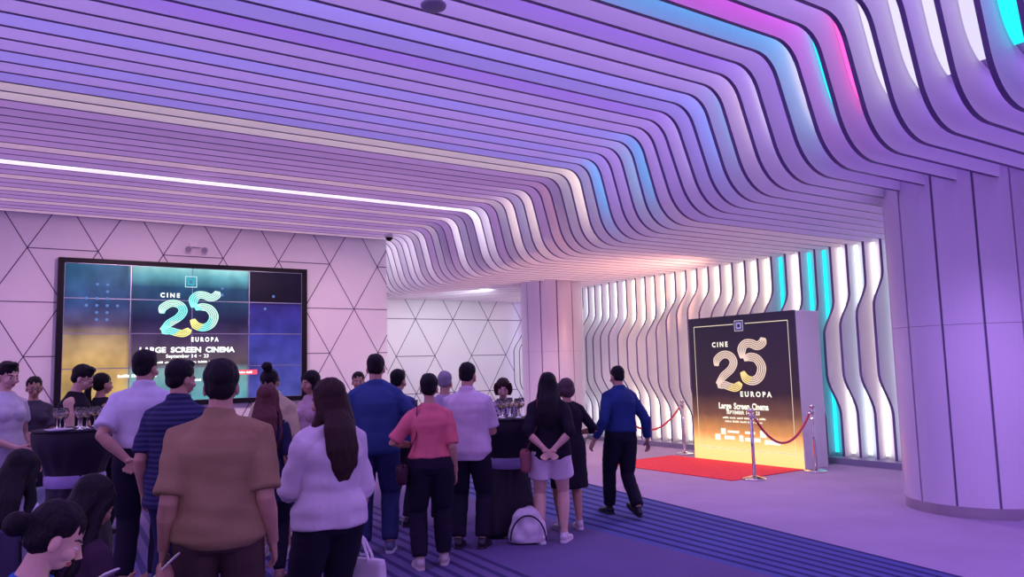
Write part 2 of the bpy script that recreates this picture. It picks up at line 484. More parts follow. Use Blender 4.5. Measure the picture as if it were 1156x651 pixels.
TWO = [(.05, .60), (.07, .76), (.20, .88), (.34, .84), (.40, .68), (.33, .50), (.18, .34), (.05, .14)]
TWOB = [(.05, .10), (.18, .13), (.30, .08), (.42, .06), (.52, .18)]
FIVA = [(.99, 1.0), (.96, .90), (.87, .85), (.76, .90), (.65, .90), (.575, .80), (.58, .62)]
FIVB = [(.60, .60), (.72, .64), (.85, .60), (.93, .44), (.88, .26), (.76, .18), (.63, .22), (.56, .36)]
def number25(plane, a0, a1, z0, z1, cols, st, parent):
    for name, P, wid in (('digit_two', (TWO, TWOB), .13), ('digit_five', (FIVA, FIVB), .14)):
        bm = bmesh.new()
        for path in P:
            C = catmull([(p[0], p[1], 0) for p in path]); m = len(C)
            if name == 'digit_two': C = [V((c.x, c.y*.80, 0)) for c in C]
            for line in range(5):
                o = (line-2)/4*wid; w = wid*.085
                prev = None
                for i, c in enumerate(C):
                    t = (C[min(i+1, m-1)]-C[max(i-1, 0)]).normalized(); nn = V((-t.y, t.x, 0))
                    taper = min(1, .45 + 4*min(i, m-1-i)/m)
                    q = []
                    for sgn in (-1, 1):
                        p = c + nn*(o*taper + sgn*w)
                        q.append(bm.verts.new(plane(a0+(a1-a0)*p.x, z0+(z1-z0)*p.y)))
                    if prev:
                        f = bm.faces.new((prev[0], prev[1], q[1], q[0]))
                        hcol = c.y + .35*math.sin(c.x*9) + line*.05
                        f.material_index = 0 if hcol < .30 else (1 if hcol < .72 else 2)
                    prev = q
        obj(name, bm, [glow('number_tint', c, st) for c in cols], parent, recalc=False)

# video wall
t = empty('video_wall', (3.19, YB-.06, 1.16), label='large black framed video wall of sixteen screens on the back wall', cat='video screen')
t_inv = t.location
def S(u, w, off=0.0): return V((u, YB-.135-off, w)) - t_inv
fr = bmesh.new()
def lbx(bm, lo, hi, mi=0, bev=0): bx(bm, V(lo)-t_inv, V(hi)-t_inv, mi, bev)
lbx(fr, (.90, YB-.15, 1.10), (.995, YB-.002, 3.85)); lbx(fr, (5.36, YB-.15, 1.10), (5.47, YB-.002, 3.85))
lbx(fr, (.995, YB-.15, 3.765), (5.36, YB-.002, 3.85)); lbx(fr, (.995, YB-.15, 1.10), (5.36, YB-.002, 1.19)); lbx(fr, (.995, YB-.09, 1.19), (5.36, YB-.002, 3.765))
obj('frame', fr, black_m, t)
def screen_mat():
    m = bpy.data.materials.new('video_wall_picture'); m.use_nodes = True
    nt = m.node_tree; N = nt.nodes; L = nt.links
    b = N['Principled BSDF']; b.inputs['Base Color'].default_value = (.01, .01, .015, 1); b.inputs['Roughness'].default_value = .3; b.inputs['Specular IOR Level'].default_value = .06
    tc = N.new('ShaderNodeTexCoord'); sx = N.new('ShaderNodeSeparateXYZ'); L.new(tc.outputs['Object'], sx.inputs[0])
    def ramp(src, lo, hi, stops):
        mr = N.new('ShaderNodeMapRange'); mr.inputs['From Min'].default_value = lo; mr.inputs['From Max'].default_value = hi
        L.new(src, mr.inputs['Value']); r = N.new('ShaderNodeValToRGB'); L.new(mr.outputs[0], r.inputs['Fac'])
        e = r.color_ramp.elements
        while len(e) < len(stops): e.new(.5)
        for q, (p, c) in zip(e, stops): q.position = p; q.color = (*c, 1)
        return r.outputs['Color']
    def mix(f, a, c, mode='MIX'):
        n = N.new('ShaderNodeMix'); n.data_type = 'RGBA'; n.blend_type = mode
        if hasattr(f, 'links'): L.new(f, n.inputs['Factor'])
        else: n.inputs['Factor'].default_value = f
        L.new(a, n.inputs['A']); L.new(c, n.inputs['B']); return n.outputs['Result']
    X, Z = sx.outputs['X'], sx.outputs['Z']
    left = ramp(Z, .02, 2.62, [(0, (.45, .30, .10)), (.28, (.62, .38, .14)), (.47, (.40, .26, .15)), (.56, (.10, .07, .16)), (.7, (.03, .06, .20)), (1, (.02, .12, .24))])
    mid = ramp(Z, .02, 2.62, [(0, (.10, .35, .42)), (.24, (.2, .34, .36)), (.27, (.12, .08, .10)), (.46, (.06, .035, .10)), (.60, (.012, .012, .06)), (.84, (.015, .07, .16)), (.93, (.12, .40, .48)), (1, (.35, .72, .72))])
    right = ramp(Z, .02, 2.62, [(0, (.07, .08, .38)), (.5, (.035, .035, .28)), (.72, (.03, .02, .20)), (.755, (.002, .001, .012)), (1, (.006, .004, .02))])
    fl = ramp(X, -2.2, 2.2, [(0, (0, 0, 0)), (.235, (0, 0, 0)), (.26, (1, 1, 1)), (1, (1, 1, 1))])
    f2 = ramp(X, -2.2, 2.2, [(0, (0, 0, 0)), (.735, (0, 0, 0)), (.75, (1, 1, 1)), (1, (1, 1, 1))])
    c = mix(f2, mix(fl, left, mid), right)
    vor = N.new('ShaderNodeTexNoise'); vor.inputs['Scale'].default_value = 2.2; L.new(tc.outputs['Object'], vor.inputs['Vector'])
    k = ramp(vor.outputs['Fac'], 0, 1, [(.3, (.6, .6, .6)), (.7, (1.25, 1.25, 1.25))])
    c = mix(1.0, c, k, 'MULTIPLY')
    L.new(c, b.inputs['Emission Color']); b.inputs['Emission Strength'].default_value = .9
    return m
scr_m = screen_mat()
bez = mat('screen_bezel', (.30, .32, .42), .3, metal=.5)
xs = [1.0 + i*1.0895 for i in range(5)]; zs = [3.76 - i*.642 for i in range(5)]
for i in range(4):
    for j in range(4):
        g = .006
        bm = bmesh.new(); lbx(bm, (xs[i]+g, YB-.13, zs[j+1]+g), (xs[i+1]-g, YB-.092, zs[j]-g))
        o = obj('display_panel', bm, scr_m, t)
        if i == 3 and j == 0: tag(o, 'dark switched off screen panel')
        bm = bmesh.new(); e = .008
        for lo, hi in (((xs[i]+.001, zs[j+1]+.001), (xs[i+1]-.001, zs[j+1]+e)), ((xs[i]+.001, zs[j]-e), (xs[i+1]-.001, zs[j]-.001)), ((xs[i]+.001, zs[j+1]+.001), (xs[i]+e, zs[j]-.001)), ((xs[i+1]-e, zs[j+1]+.001), (xs[i+1]-.001, zs[j]-.001))):
            lbx(bm, (lo[0], YB-.134, lo[1]), (hi[0], YB-.091, hi[1]))
        obj('bezel', bm, bez, o)
SP = lambda u, w: S(u, w, .004)
txt_w = glow('screen_text_white', (.95, 1.0, 1.0), 1.3)
number25(SP, 2.58, 3.66, 2.44, 3.32, [(.85, .80, .25), (.25, .85, .80), (.55, .90, .75)], 1.2, t)
put_text('C I N E', SP, 2.60, 2.95, 3.17, 3.26, txt_w, t, .04)
put_text('E U R O P A', SP, 3.17, 3.68, 2.32, 2.41, txt_w, t, .04)
put_words('LARGE SCREEN CINEMA', SP, 2.26, 4.00, 2.11, 2.22, txt_w, t, .04)
put_words('September 14 - 23', SP, 2.72, 3.50, 2.01, 2.08, txt_w, t, .02)
fine_print(SP, 2.5, 3.7, 1.91, 1.95, txt_w, t, 6)
red_t = glow('screen_red_tab', (1.0, .08, .15), 1.1)
bm = bmesh.new()
for a, b2 in ((4.02, 4.44),):
    vs = [bm.verts.new(S(u, w, .003)) for u, w in ((a, 1.66), (b2, 1.66), (b2, 1.755), (a, 1.755))]; bm.faces.new(vs)
obj('red_banner', bm, red_t, t, recalc=False)
fine_print(SP, 4.08, 4.36, 1.685, 1.73, txt_w, t, 2)
fine_print(SP, 1.9, 2.6, 1.66, 1.72, txt_w, t, 3)
fine_print(SP, 2.95, 3.85, 1.56, 1.61, txt_w, t, 4)
# small emblem of concentric squares
def emblem(plane, cx, cz, r, m1, m2, parent, off2):
    bm = bmesh.new()
    def ring(ro, ri, mi):
        for (a, b), (c, d) in (((-ro, -ro), (ro, -ri)), ((-ro, ri), (ro, ro)), ((-ro, -ri), (-ri, ri)), ((ri, -ri), (ro, ri))):
            f = bm.faces.new([bm.verts.new(plane(cx+u, cz+w)) for u, w in ((a, b), (c, b), (c, d), (a, d))]); f.material_index = mi
    ring(r, r*.86, 0); ring(r*.62, r*.30, 1)
    obj('emblem', bm, [m1, m2], parent, recalc=False)
emblem(SP, 3.15, 3.49, .11, glow('emblem_line', (.45, .85, .9), .9), glow('emblem_teal', (.05, .40, .55), .9), t, 0)
bm = bmesh.new()   # pale dots of light in the picture
for i in range(26):
    cx, cz = random.choice((1.4, 1.55, 1.75, 4.6, 3.75))+random.uniform(-.1, .1), random.uniform(2.6, 3.5)
    cx = round(cx/.17)*.17; cz = round(cz/.13)*.13
    if 3.25 < cx < 3.7 and cz > 2.9: continue
    bm.faces.new([bm.verts.new(S(cx+.028*math.cos(a), cz+.028*math.sin(a), .001)) for a in [k*PI/5 for k in range(10)]])
obj('light_dots', bm, glow('dot_light', (.10, .18, .45), 1.0), t, recalc=False)

# poster light box
PX = 10.25
t = empty('poster_stand', (PX+.3, 8.53, 0), label='tall black and gold film festival poster on a white box stand', cat='poster')
pinv = t.location.copy()
def PB(bm, lo, hi, mi=0, bev=0): bx(bm, V(lo)-pinv, V(hi)-pinv, mi, bev)
bm = bmesh.new(); PB(bm, (PX+.03, 7.43, 0), (PX+.62, 9.62, 2.43), bev=.006); obj('box_body', bm, mat('white_box', (.80, .76, .84), .4), t)
def poster_mat():
    m = bpy.data.materials.new('poster_print'); m.use_nodes = True
    nt = m.node_tree; N = nt.nodes; L = nt.links
    b = N['Principled BSDF']; b.inputs['Roughness'].default_value = .3
    tc = N.new('ShaderNodeTexCoord'); sx = N.new('ShaderNodeSeparateXYZ'); L.new(tc.outputs['Object'], sx.inputs[0])
    nz = N.new('ShaderNodeTexNoise'); nz.inputs['Scale'].default_value = 6; L.new(tc.outputs['Object'], nz.inputs['Vector'])
    ad = N.new('ShaderNodeMath'); ad.operation = 'MULTIPLY_ADD'; ad.inputs[1].default_value = .10; L.new(nz.outputs['Fac'], ad.inputs[0]); L.new(sx.outputs['Z'], ad.inputs[2])
    mr = N.new('ShaderNodeMapRange'); mr.inputs['From Min'].default_value = 0; mr.inputs['From Max'].default_value = 2.45; L.new(ad.outputs[0], mr.inputs['Value'])
    r = N.new('ShaderNodeValToRGB'); L.new(mr.outputs[0], r.inputs['Fac'])
    e = r.color_ramp.elements
    stops = [(0, (1.0, .62, .18)), (.10, (1.0, .66, .22)), (.15, (.95, .55, .16)), (.22, (.48, .25, .07)), (.34, (.12, .06, .035)), (.48, (.022, .012, .02)), (1, (.012, .008, .022))]
    while len(e) < len(stops): e.new(.5)
    for q, (p, c) in zip(e, stops): q.position = p; q.color = (*c, 1)
    L.new(r.outputs['Color'], b.inputs['Base Color']); L.new(r.outputs['Color'], b.inputs['Emission Color'])
    b.inputs['Emission Strength'].default_value = .85
    return m
bm = bmesh.new(); PB(bm, (PX, 7.43, .0), (PX+.029, 9.62, 2.43)); obj('poster_face', bm, poster_mat(), t)
PP = lambda u, w: V((PX-.004, u, w))-pinv
gold_l = glow('poster_line', (.85, .70, .55), .9); cream_t = glow('poster_text', (1.0, .93, .80), 1.0)
bm = bmesh.new()
for a, b2, c, d in ((9.50, 9.49, .22, 2.28), (7.56, 7.55, .22, 2.28)):
    bm.faces.new([bm.verts.new(PP(u, w)) for u, w in ((a, c), (b2, c), (b2, d), (a, d))])
for a, b2, z in ((9.50, 8.62, 2.28), (8.38, 7.55, 2.28), (9.50, 7.55, .22)):
    bm.faces.new([bm.verts.new(PP(u, w)) for u, w in ((a, z-.006), (b2, z-.006), (b2, z+.006), (a, z+.006))])
obj('border_line', bm, gold_l, t, recalc=False)
emblem(PP, 8.51, 2.25, .09, glow('poster_emblem_line', (.62, .52, .75), .7), glow('poster_emblem', (.35, .28, .75), .8), t, 0)
number25(PP, 9.08, 8.02, 1.19, 2.03, [(1.0, .72, .30), (.85, .62, .55), (.80, .58, .50)], .95, t)
put_text('C I N E', PP, 9.10, 8.76, 1.91, 2.00, cream_t, t, .04)
put_text('E U R O P A', PP, 8.55, 7.93, 1.08, 1.17, cream_t, t, .04)
put_words('Large Screen Cinema', PP, 9.02, 8.00, .87, .98, cream_t, t, .04)
put_words('SEPTEMBER 14 - 23', PP, 8.86, 8.18, .79, .85, cream_t, t, .03)
fine_print(PP, 8.95, 8.05, .715, .75, cream_t, t, 6)
fine_print(PP, 8.90, 8.12, .655, .69, cream_t, t, 5)
bm = bmesh.new()
for a, b2, z, hh in ((9.0, 8.9, .50, .05), (8.86, 8.62, .50, .02), (8.5, 8.3, .50, .02), (8.2, 8.08, .49, .055), (9.13, 9.02, .40, .05), (8.93, 8.72, .40, .03), (8.62, 8.54, .40, .05), (8.5, 8.2, .39, .03), (8.12, 7.82, .37, .035)):
    bm.faces.new([bm.verts.new(PP(u, w)) for u, w in ((a, z-hh), (b2, z-hh), (b2, z+hh), (a, z+hh))])
obj('sponsor_marks', bm, cream_t, t, recalc=False)

# red carpet
bm = bmesh.new(); bx(bm, (8.62, 7.42, .0005), (10.24, 10.15, .012), bev=.004)
tag(obj('red_carpet', bm, red_carpet_m), 'red carpet laid on the floor in front of the poster', 'carpet')

# stanchions and ropes
def stanchion(x, y, label):
    t = empty('stanchion', (x, y, .0125 if 8.62 < x < 10.2 and 7.45 < y < 10.1 else 0), 0, label, 'stanchion', 'chrome rope posts around the red carpet')
    bm = bmesh.new(); lathe(bm, [(0, 0), (.16, 0), (.165, .012), (.15, .022), (.06, .045), (.03, .055), (0, .055)], 32); obj('base', bm, chrome_m, t, smooth=True)
    bm = bmesh.new(); lathe(bm, [(0, .05), (.024, .05), (.024, .93), (0, .93)], 20); obj('pole', bm, chrome_m, t, smooth=True)
    bm = bmesh.new(); lathe(bm, [(0, .86), (.034, .86), (.036, .885), (.034, .91), (.026, .912), (.026, .935), (.04, .94), (.046, .96), (.036, .985), (0, .995)], 24); obj('cap', bm, chrome_m, t, smooth=True)
    return t
pts = [(8.96, 7.31), (10.22, 7.20), (10.55, 10.15), (9.05, 10.30)]
stanchion(*pts[0], 'chrome rope stanchion standing at the front corner of the red carpet, before the poster')
stanchion(*pts[1], 'chrome rope stanchion beside the white side of the poster stand')
stanchion(*pts[2], 'chrome rope stanchion against the wavy wall beyond the far edge of the poster')
stanchion(*pts[3], 'chrome rope stanchion at the far front carpet corner, behind the walking man')
def rope(a, b, sag, label):
    A = V((*a, .885)); B = V((*b, .885)); d = (B-A).normalized(); A += d*.045; B -= d*.045
    t = empty('barrier_rope', (A+B)/2, 0, label, 'rope'); o = V(t.location)
    P = [A.lerp(B, i/20) - V((0, 0, sag*(1-(2*i/20-1)**2))) - o for i in range(21)]
    bm = bmesh.new(); tube(bm, P, [.018]*21, n=10); obj('rope', bm, rope_m, t, smooth=True)
    for e, f in ((P[0], P[1]), (P[-1], P[-2])):
        bm = bmesh.new(); tube(bm, [e, e.lerp(f, .6)], [.022, .022], n=12); obj('end_hook', bm, chrome_m, t, smooth=True)
rope(pts[0], pts[1], .42, 'sagging red rope strung in front of the poster')
rope(pts[2], pts[3], .40, 'sagging red rope beyond the poster, behind the walking man')

# ceiling speaker, dome camera, emergency lamp
t = empty('pendant_detector', (2.72, 5.02, 4.42), label='round grey disc hanging under the ceiling blades', cat='ceiling fixture')
bm = bmesh.new(); lathe(bm, [(0, 0), (.06, .0), (.095, .012), (.10, .03), (.085, .045), (.03, .06), (0, .06)], 32); obj('disc', bm, mat('grey_plastic', (.28, .25, .36), .5), t, smooth=True)
bm = bmesh.new(); lathe(bm, [(0, .055), (.012, .055), (.012, .6), (0, .6)], 12); obj('drop_rod', bm, steel_m, t, smooth=True)
t = empty('dome_camera', (7.05, 15.2, 4.48), label='small dark dome security camera under the ceiling by the back wall', cat='security camera')
bm = bmesh.new(); lathe(bm, [(0, .14), (.10, .14), (.10, .07), (.085, .06), (0, .06)], 24); obj('housing', bm, mat('camera_white', (.6, .58, .62), .4), t, smooth=True)
bm = bmesh.new(); ell(bm, (0, 0, .06), (.08, .08, .075)); obj('dome', bm, black_m, t, smooth=True)
t = empty('emergency_light', (3.24, YB-.06, 4.13), label='twin head emergency lamp mounted on the back wall above the video wall', cat='lamp')
ml = mat('emergency_plastic', (.72, .66, .72), .45)
bm = bmesh.new(); bx(bm, (-.11, -.02, .06), (.11, .058, .15), bev=.01); obj('battery_box', bm, ml, t)
for s_ in (-1, 1):
    bm = bmesh.new(); tube(bm, [(s_*.15, 0, .02), (s_*.15, -.08, .0)], [.055, .07], ref=(0, 0, 1), n=20)
    h_ = obj('lamp_head', bm, ml, t, smooth=False)
    bm = bmesh.new(); tube(bm, [(s_*.15, -.081, .0), (s_*.15, -.086, -.001)], [.058, .055], ref=(0, 0, 1), n=20); obj('lens', bm, mat('lens_grey', (.3, .28, .34), .2), h_)
    bm = bmesh.new(); tube(bm, [(s_*.08, .02, .10), (s_*.15, .01, .05)], [.014, .014], ref=(0, 0, 1), n=8); obj('arm', bm, ml, t)

# ------------------------------------------------------------------ people
def ik(S_, W, l1, l2, pole):
    d = W-S_; L_ = d.length
    mx = (l1+l2)*.995
    if L_ > mx: W = S_ + d*(mx/L_); d = W-S_; L_ = mx
    if L_ < abs(l1-l2)+.02: L_ = abs(l1-l2)+.02
    a = (l1*l1-l2*l2+L_*L_)/(2*L_); h = math.sqrt(max(0, l1*l1-a*a))
    n = d.normalized(); p = V(pole); p = p - n*p.dot(n)
    if p.length < 1e-4: p = V((0, -1, 0))
    return S_ + n*a + p.normalized()*h, W

SKIN = {'tan': (.50, .27, .19), 'light': (.66, .40, .31), 'brown': (.38, .19, .13)}
HAIRC = {'black': (.007, .005, .008), 'brown': (.028, .012, .012), 'grey': (.25, .22, .27), 'red': (.09, .028, .03), 'streak': (.07, .04, .05)}

def person(loc, bearing, H, label, sex='m', build=1.0, lean=0, twist=0, head=(0, 0), skin='tan', shirt=None, pants=None, hair=('short', 'black'),
           larm='down', rarm='down', feet=None, shoes=(.02, .015, .03), seated=False, fine=False, sole=None, group=None, z=0.0, side=0):
    s = H/1.70
    root = empty('person', (loc[0], loc[1], z), -rad(bearing), label, 'person', group)
    fem = sex == 'f'
    hz = .52/s if seated else .893
    hip = V((0, 0, hz))
    Rm = Matrix.Rotation(rad(-lean), 3, 'X') @ Matrix.Rotation(rad(side), 3, 'Y') @ Matrix.Rotation(rad(twist), 3, 'Z')
    T = lambda p: hip + Rm @ V(p)
    b = build
    sw = (.140 if fem else .160)*(.5+.5*b)
    if fem: TR = [(-.08, .10, .08), (-.02, .17, .115), (.06, .168, .115), (.17, .128, .095), (.27, .135, .10), (.35, .145, .116), (.42, .137, .098), (.475, .094, .070), (.53, .054, .053)]
    else: TR = [(-.08, .10, .085), (-.02, .165, .12), (.06, .165, .12), (.17, .15, .112), (.28, .158, .112), (.37, .168, .12), (.43, .158, .105), (.485, .110, .078), (.54, .062, .060)]
    def bw(z): return 1 + (b-1)*(1.0 if z < .45 else .4)
    nr = .047 if fem else .055
    pv = T((0, .018, .607))                                     # head pivot
    yaw, pit = head
    Rh = Rm @ Matrix.Rotation(rad(yaw), 3, 'Z') @ Matrix.Rotation(rad(-pit), 3, 'X')
    Hd = lambda p: pv + Rh @ V(p)
    # --- arms
    ARM = {'down': (.075, .03, -.50, (0, -1, 0)), 'swingf': (.06, .20, -.44, (0, -1, -.2)), 'swingb': (.10, -.20, -.46, (0, -1, .2)),
           'back': (-.12, -.185, -.40, (1, -.5, 0)), 'backlow': (-.13, -.17, -.44, (1, -.4, 0)), 'phone': (-.08, .30, -.24, (.6, -.3, -1)), 'cross': (-.20, .17, -.26, (1, .1, -.6)), 'drink': (-.10, .20, .02, (.5, -.1, -1)),
           'hold': (-.02, .30, -.28, (.4, -.5, -1)), 'hip': (.12, .02, -.38, (.8, -.8, 0)), 'front': (-.14, .20, -.38, (.8, -.4, -.3)), 'wide': (.14, .02, -.48, (.3, -1, 0)), 'lap': (-.04, .26, -.36, (.5, -.5, -.8)), 'reach': (.02, .42, -.16, (.4, 0, -1)), 'bag': (.10, .10, -.50, (0, -1, 0)), 'elbowout': (-.02, .14, -.27, (1, -.4, -.5))}
    arms = []
    l1, l2 = .285, .255
    for sg, pose in ((-1, larm), (1, rarm)):
        a = ARM[pose] if isinstance(pose, str) else pose
        S_ = T((sg*sw, -.005, .426))
        W = S_ + Rm @ V((sg*a[0], a[1], a[2]))
        pole = V((sg*a[3][0], a[3][1], a[3][2]))
        E_, W = ik(S_, W, l1, l2, pole)
        arms.append((sg, S_, E_, W, pose))
    # --- legs
    hx = .095
    if feet is None: feet = ((-.11, 0, 4), (.11, .02, -4)) if not seated else ((-.12, .42, 0), (.12, .46, 0))
    legs = []
    for sg, ft in zip((-1, 1), feet):
        Hj = V((sg*hx, 0, hz-.02)); A_ = V((ft[0], ft[1], ft[3] if len(ft) > 3 else .085))
        K_, A_ = ik(Hj, A_, .42, .405, V((sg*.1, 1, 0)) if not seated else V((sg*.1, .3, 1)))
        legs.append((sg, Hj, K_, A_, ft[2], (ft[4] if len(ft) > 4 else 0)))
    # --- body, one surface
    bm = bmesh.new()
    tube(bm, [T((0, 0, z_)) for z_, *_ in TR], [(rx*bw(z_), ry*bw(z_)) for z_, rx, ry in TR], ref=Rm @ V((0, 1, 0)), n=22)
    tube(bm, [T((0, -.012, .50)), T((0, 0, .57)), Hd((0, -.01, .0)), Hd((0, -.01, .05))], [nr*1.25, nr, nr*.98, nr*.98], n=14)
    if fem:
        for sg in (-1, 1): ell(bm, T((sg*.062, .075*b, .335)), (.062, .058, .06))
    for sg, S_, E_, W, pose in arms:
        ell(bm, S_, (.048, .052, .052))
        r0 = (.042 if fem else .049)*b
        tube(bm, [T((sg*sw*.35, -.005, .47)), S_, S_.lerp(E_, .35), S_.lerp(E_, .8), E_, E_.lerp(W, .3), E_.lerp(W, .7), W], [r0*.9, r0*1.05, r0*1.03, r0*.86, r0*.80, r0*.85, r0*.62, (.026, .021)], n=12)
        # hand
        f = (W-E_).normalized()
        if pose in ('down', 'swingf', 'swingb', 'wide', 'bag', 'hip'): pn = V((-sg, 0, 0)); f = (f + V((0, .15, -.5))).normalized(); curl = 24
        elif pose in ('back', 'backlow'): pn = V((0, -1, 0)); curl = 30; f = (f + V((-sg*.6, 0, -.3))).normalized()
        elif pose == 'cross': pn = V((0, -1, -.2)); curl = 25
        elif pose in ('phone', 'hold', 'drink', 'elbowout', 'reach', 'lap'): pn = V((-sg*.7, -.2, .6)); curl = 38
        else: pn = V((-sg, 0, -.2)); curl = 26
        pn = (pn - f*pn.dot(f)).normalized()
        sd = f.cross(pn)*sg                                    # thumb side
        PW = W + f*.092
        tube(bm, [W - f*.01, W+f*.03, W+f*.065, PW], [(.024, .019), (.036, .016), (.040, .0145), (.037, .012)], ref=pn, n=12)
        for i, (o, ln) in enumerate(((.029, .068), (.010, .076), (-.010, .070), (-.028, .056))):
            p = PW + sd*o - f*.012; d = f.copy(); rr = .0085
            chain = [p - f*.02, p]
            for q, fr_ in enumerate((.46, .30, .26)):
                d = (Quaternion(f.cross(pn), 0) @ d)
                an = rad(curl*(q+.6)*(1+.12*i)); d = (f*math.cos(an) + pn*math.sin(an)).normalized()
                p = p + d*ln*fr_; chain.append(p)
            tube(bm, chain, [rr, rr, rr*.95, rr*.88, rr*.75], n=8)
        p = W + f*.025 + sd*.022; d = (f*.72 + sd*.62 + pn*.3).normalized(); q = p+d*.045; d2 = (f*.9+sd*.22+pn*.35).normalized()
        tube(bm, [p - d*.01, p+d*.02, q, q+d2*.03], [.014, .0125, .0105, .008], n=8)
    tf = (1.06 if fem else 1.0)*(.4+.6*b)
    for sg, Hj, K_, A_, yw, pt in legs:
        cb = V((0, -.012, 0))
        tube(bm, [Hj+V((0, 0, .05)), Hj, Hj.lerp(K_, .35), Hj.lerp(K_, .8), K_, K_.lerp(A_, .28)+cb, K_.lerp(A_, .6)+cb*.5, K_.lerp(A_, .88), A_],
             [.07, .085*tf, .082*tf, .060*tf, .054*tf, .056*tf, .045*tf, .034, .036], n=14)
        fd = Matrix.Rotation(rad(yw), 3, 'Z') @ Matrix.Rotation(rad(-pt), 3, 'X') @ V((0, 1, 0))
        A0 = A_ - V((0, 0, .085)) if True else A_
        up = V((0, 0, 1))
        base = A_
        tube(bm, [base - fd*.045 + V((0, 0, -.048)), base+fd*.0+V((0, 0, -.035)), base+fd*.07+V((0, 0, -.052)), base+fd*.14+V((0, 0, -.064)), base+fd*.175+V((0, 0, -.067))],
             [(.026, .030), (.032, .042), (.038, .028), (.042, .019), (.028, .013)], ref=V((0, 0, 1)), n=12)
    # head
    ell(bm, Hd((0, -.008, .092)), (.073, .090, .090), Rh, 20, 14)
    ell(bm, Hd((0, .022, .040)), (.060, .064, .076), Rh, 18, 12)
    ell(bm, Hd((0, .040, -.006)), (.042, .040, .034), Rh)
    ell(bm, Hd((0, .078, .072)), (.046, .014, .011), Rh)
    tube(bm, [Hd((0, .083, .062)), Hd((0, .096, .040)), Hd((0, .106, .026)), Hd((0, .092, .018))], [.008, .010, .0135, .011], n=8)
    ell(bm, Hd((0, .084, -.001)), (.022, .010, .006), Rh); ell(bm, Hd((0, .083, -.010)), (.019, .010, .006), Rh)
    for sg in (-1, 1):
        ell(bm, Hd((sg*.030, .074, .052)), (.014, .012, .009), Rh)
        ell(bm, Hd((sg*.040, .058, .025)), (.024, .026, .022), Rh)
        ell(bm, Hd((sg*.072, -.002, .045)), (.011, .018, .030), Rh @ Matrix.Rotation(rad(sg*-12), 3, 'Z'))
    me = remesh(bm, (.0048 if fine else .0072), 1)
    for v in me.vertices: v.co *= s
    sk = mat('skin_'+skin, SKIN[skin], .48, var=.08, vscale=14, bump=.05, bscale=180)
    me.materials.clear()
    body = link('body', me, [sk, mat('eye_white', (.75, .70, .72), .3), mat('eye_iris', (.02, .01, .01), .25), mat('lips', (.45, .10, .12), .45), mat('brow', (.03, .015, .015), .8)], root, True)
    inv = Rh.transposed()
    for p in me.polygons:
        c = inv @ (p.center/s - pv)
        if c.y > .055 and -.03 < c.z < .10:
            ax = abs(c.x)
            if ((ax-.030)/.013)**2 + ((c.z-.052)/.0058)**2 < 1: p.material_index = 2 if abs(ax-.030) < .0062 else 1
            elif ((ax-.031)/.022)**2 + ((c.z-.074-.004*math.cos((ax-.031)*60))/.0042)**2 < 1: p.material_index = 4
            elif (c.x/.024)**2 + ((c.z+.005)/.010)**2 < 1 and c.y > .07: p.material_index = 3
    vx = .0075 if fine else .0095
    # hair
    kind, hc = hair
    bm = bmesh.new()
    if kind != 'bald':
        R_ = Rh
        if kind == 'short':
            ell(bm, Hd((0, -.017, .108)), (.082, .097, .088), R_, 20, 14); ell(bm, Hd((0, -.045, .060)), (.073, .056, .072), R_); ell(bm, Hd((0, .025, .165)), (.060, .060, .026), R_)
        elif kind == 'crop':
            ell(bm, Hd((0, -.015, .106)), (.078, .093, .084), R_, 20, 14); ell(bm, Hd((0, -.042, .062)), (.071, .055, .066), R_)
        elif kind == 'bob':
            ell(bm, Hd((0, -.018, .105)), (.088, .100, .090), R_, 20, 14); ell(bm, Hd((0, -.045, .045)), (.090, .066, .085), R_)
            for sg in (-1, 1): tube(bm, [Hd((sg*.062, .03, .13)), Hd((sg*.078, .02, .08)), Hd((sg*.080, .015, .03)), Hd((sg*.072, .02, -.02))], [(.02, .045), (.018, .045), (.018, .04), (.012, .03)], ref=R_ @ V((1, 0, 0)), n=10)
        elif kind in ('long', 'longside'):
            ell(bm, Hd((0, -.018, .105)), (.086, .098, .090), R_, 20, 14); ell(bm, Hd((0, -.045, .040)), (.086, .064, .090), R_)
            tube(bm, [Hd((0, -.045, .08)), Hd((0, -.07, -.01)), T((0, -.125, .50)), T((0, -.150, .40)), T((.01, -.145, .30)), T((.01, -.135, .22))], [(.085, .06), (.092, .05), (.105, .040), (.105, .034), (.085, .026), (.035, .012)], ref=Rm @ V((0, 1, 0)), n=16)
            for sg in (-1, 1):
                tube(bm, [Hd((sg*.058, .03, .13)), Hd((sg*.078, .015, .07)), Hd((sg*.082, -.01, .0)), T((sg*.10, -.02, .50)), T((sg*.11, (.10 if kind == 'longside' else -.08), .36)), T((sg*.10, (.12 if kind == 'longside' else -.10), .24))], [.026, .026, .03, .036, .034, .012], n=10)
        elif kind in ('bun', 'topbun', 'pony'):
            ell(bm, Hd((0, -.016, .104)), (.079, .094, .086), R_, 20, 14); ell(bm, Hd((0, -.040, .055)), (.074, .060, .070), R_)
            if kind == 'topbun': ell(bm, Hd((0, -.035, .225)), (.048, .048, .046), R_); ell(bm, Hd((0, -.03, .19)), (.036, .036, .03), R_)
            elif kind == 'bun': ell(bm, Hd((0, -.135, .06)), (.045, .042, .045), R_)
            else: tube(bm, [Hd((0, -.09, .10)), Hd((0, -.14, .07)), Hd((0, -.155, -.02)), Hd((0, -.14, -.14)), Hd((0, -.12, -.20))], [.025, .032, .036, .028, .01], n=12)
        hm = mat('hair_'+hc, HAIRC[hc], .5, wave=(tuple(min(1, c*1.5+.002) for c in HAIRC[hc]), 34, 'X', 3.0), bump=.5, bscale=140, spec=.15)
        ii = Rh.transposed()
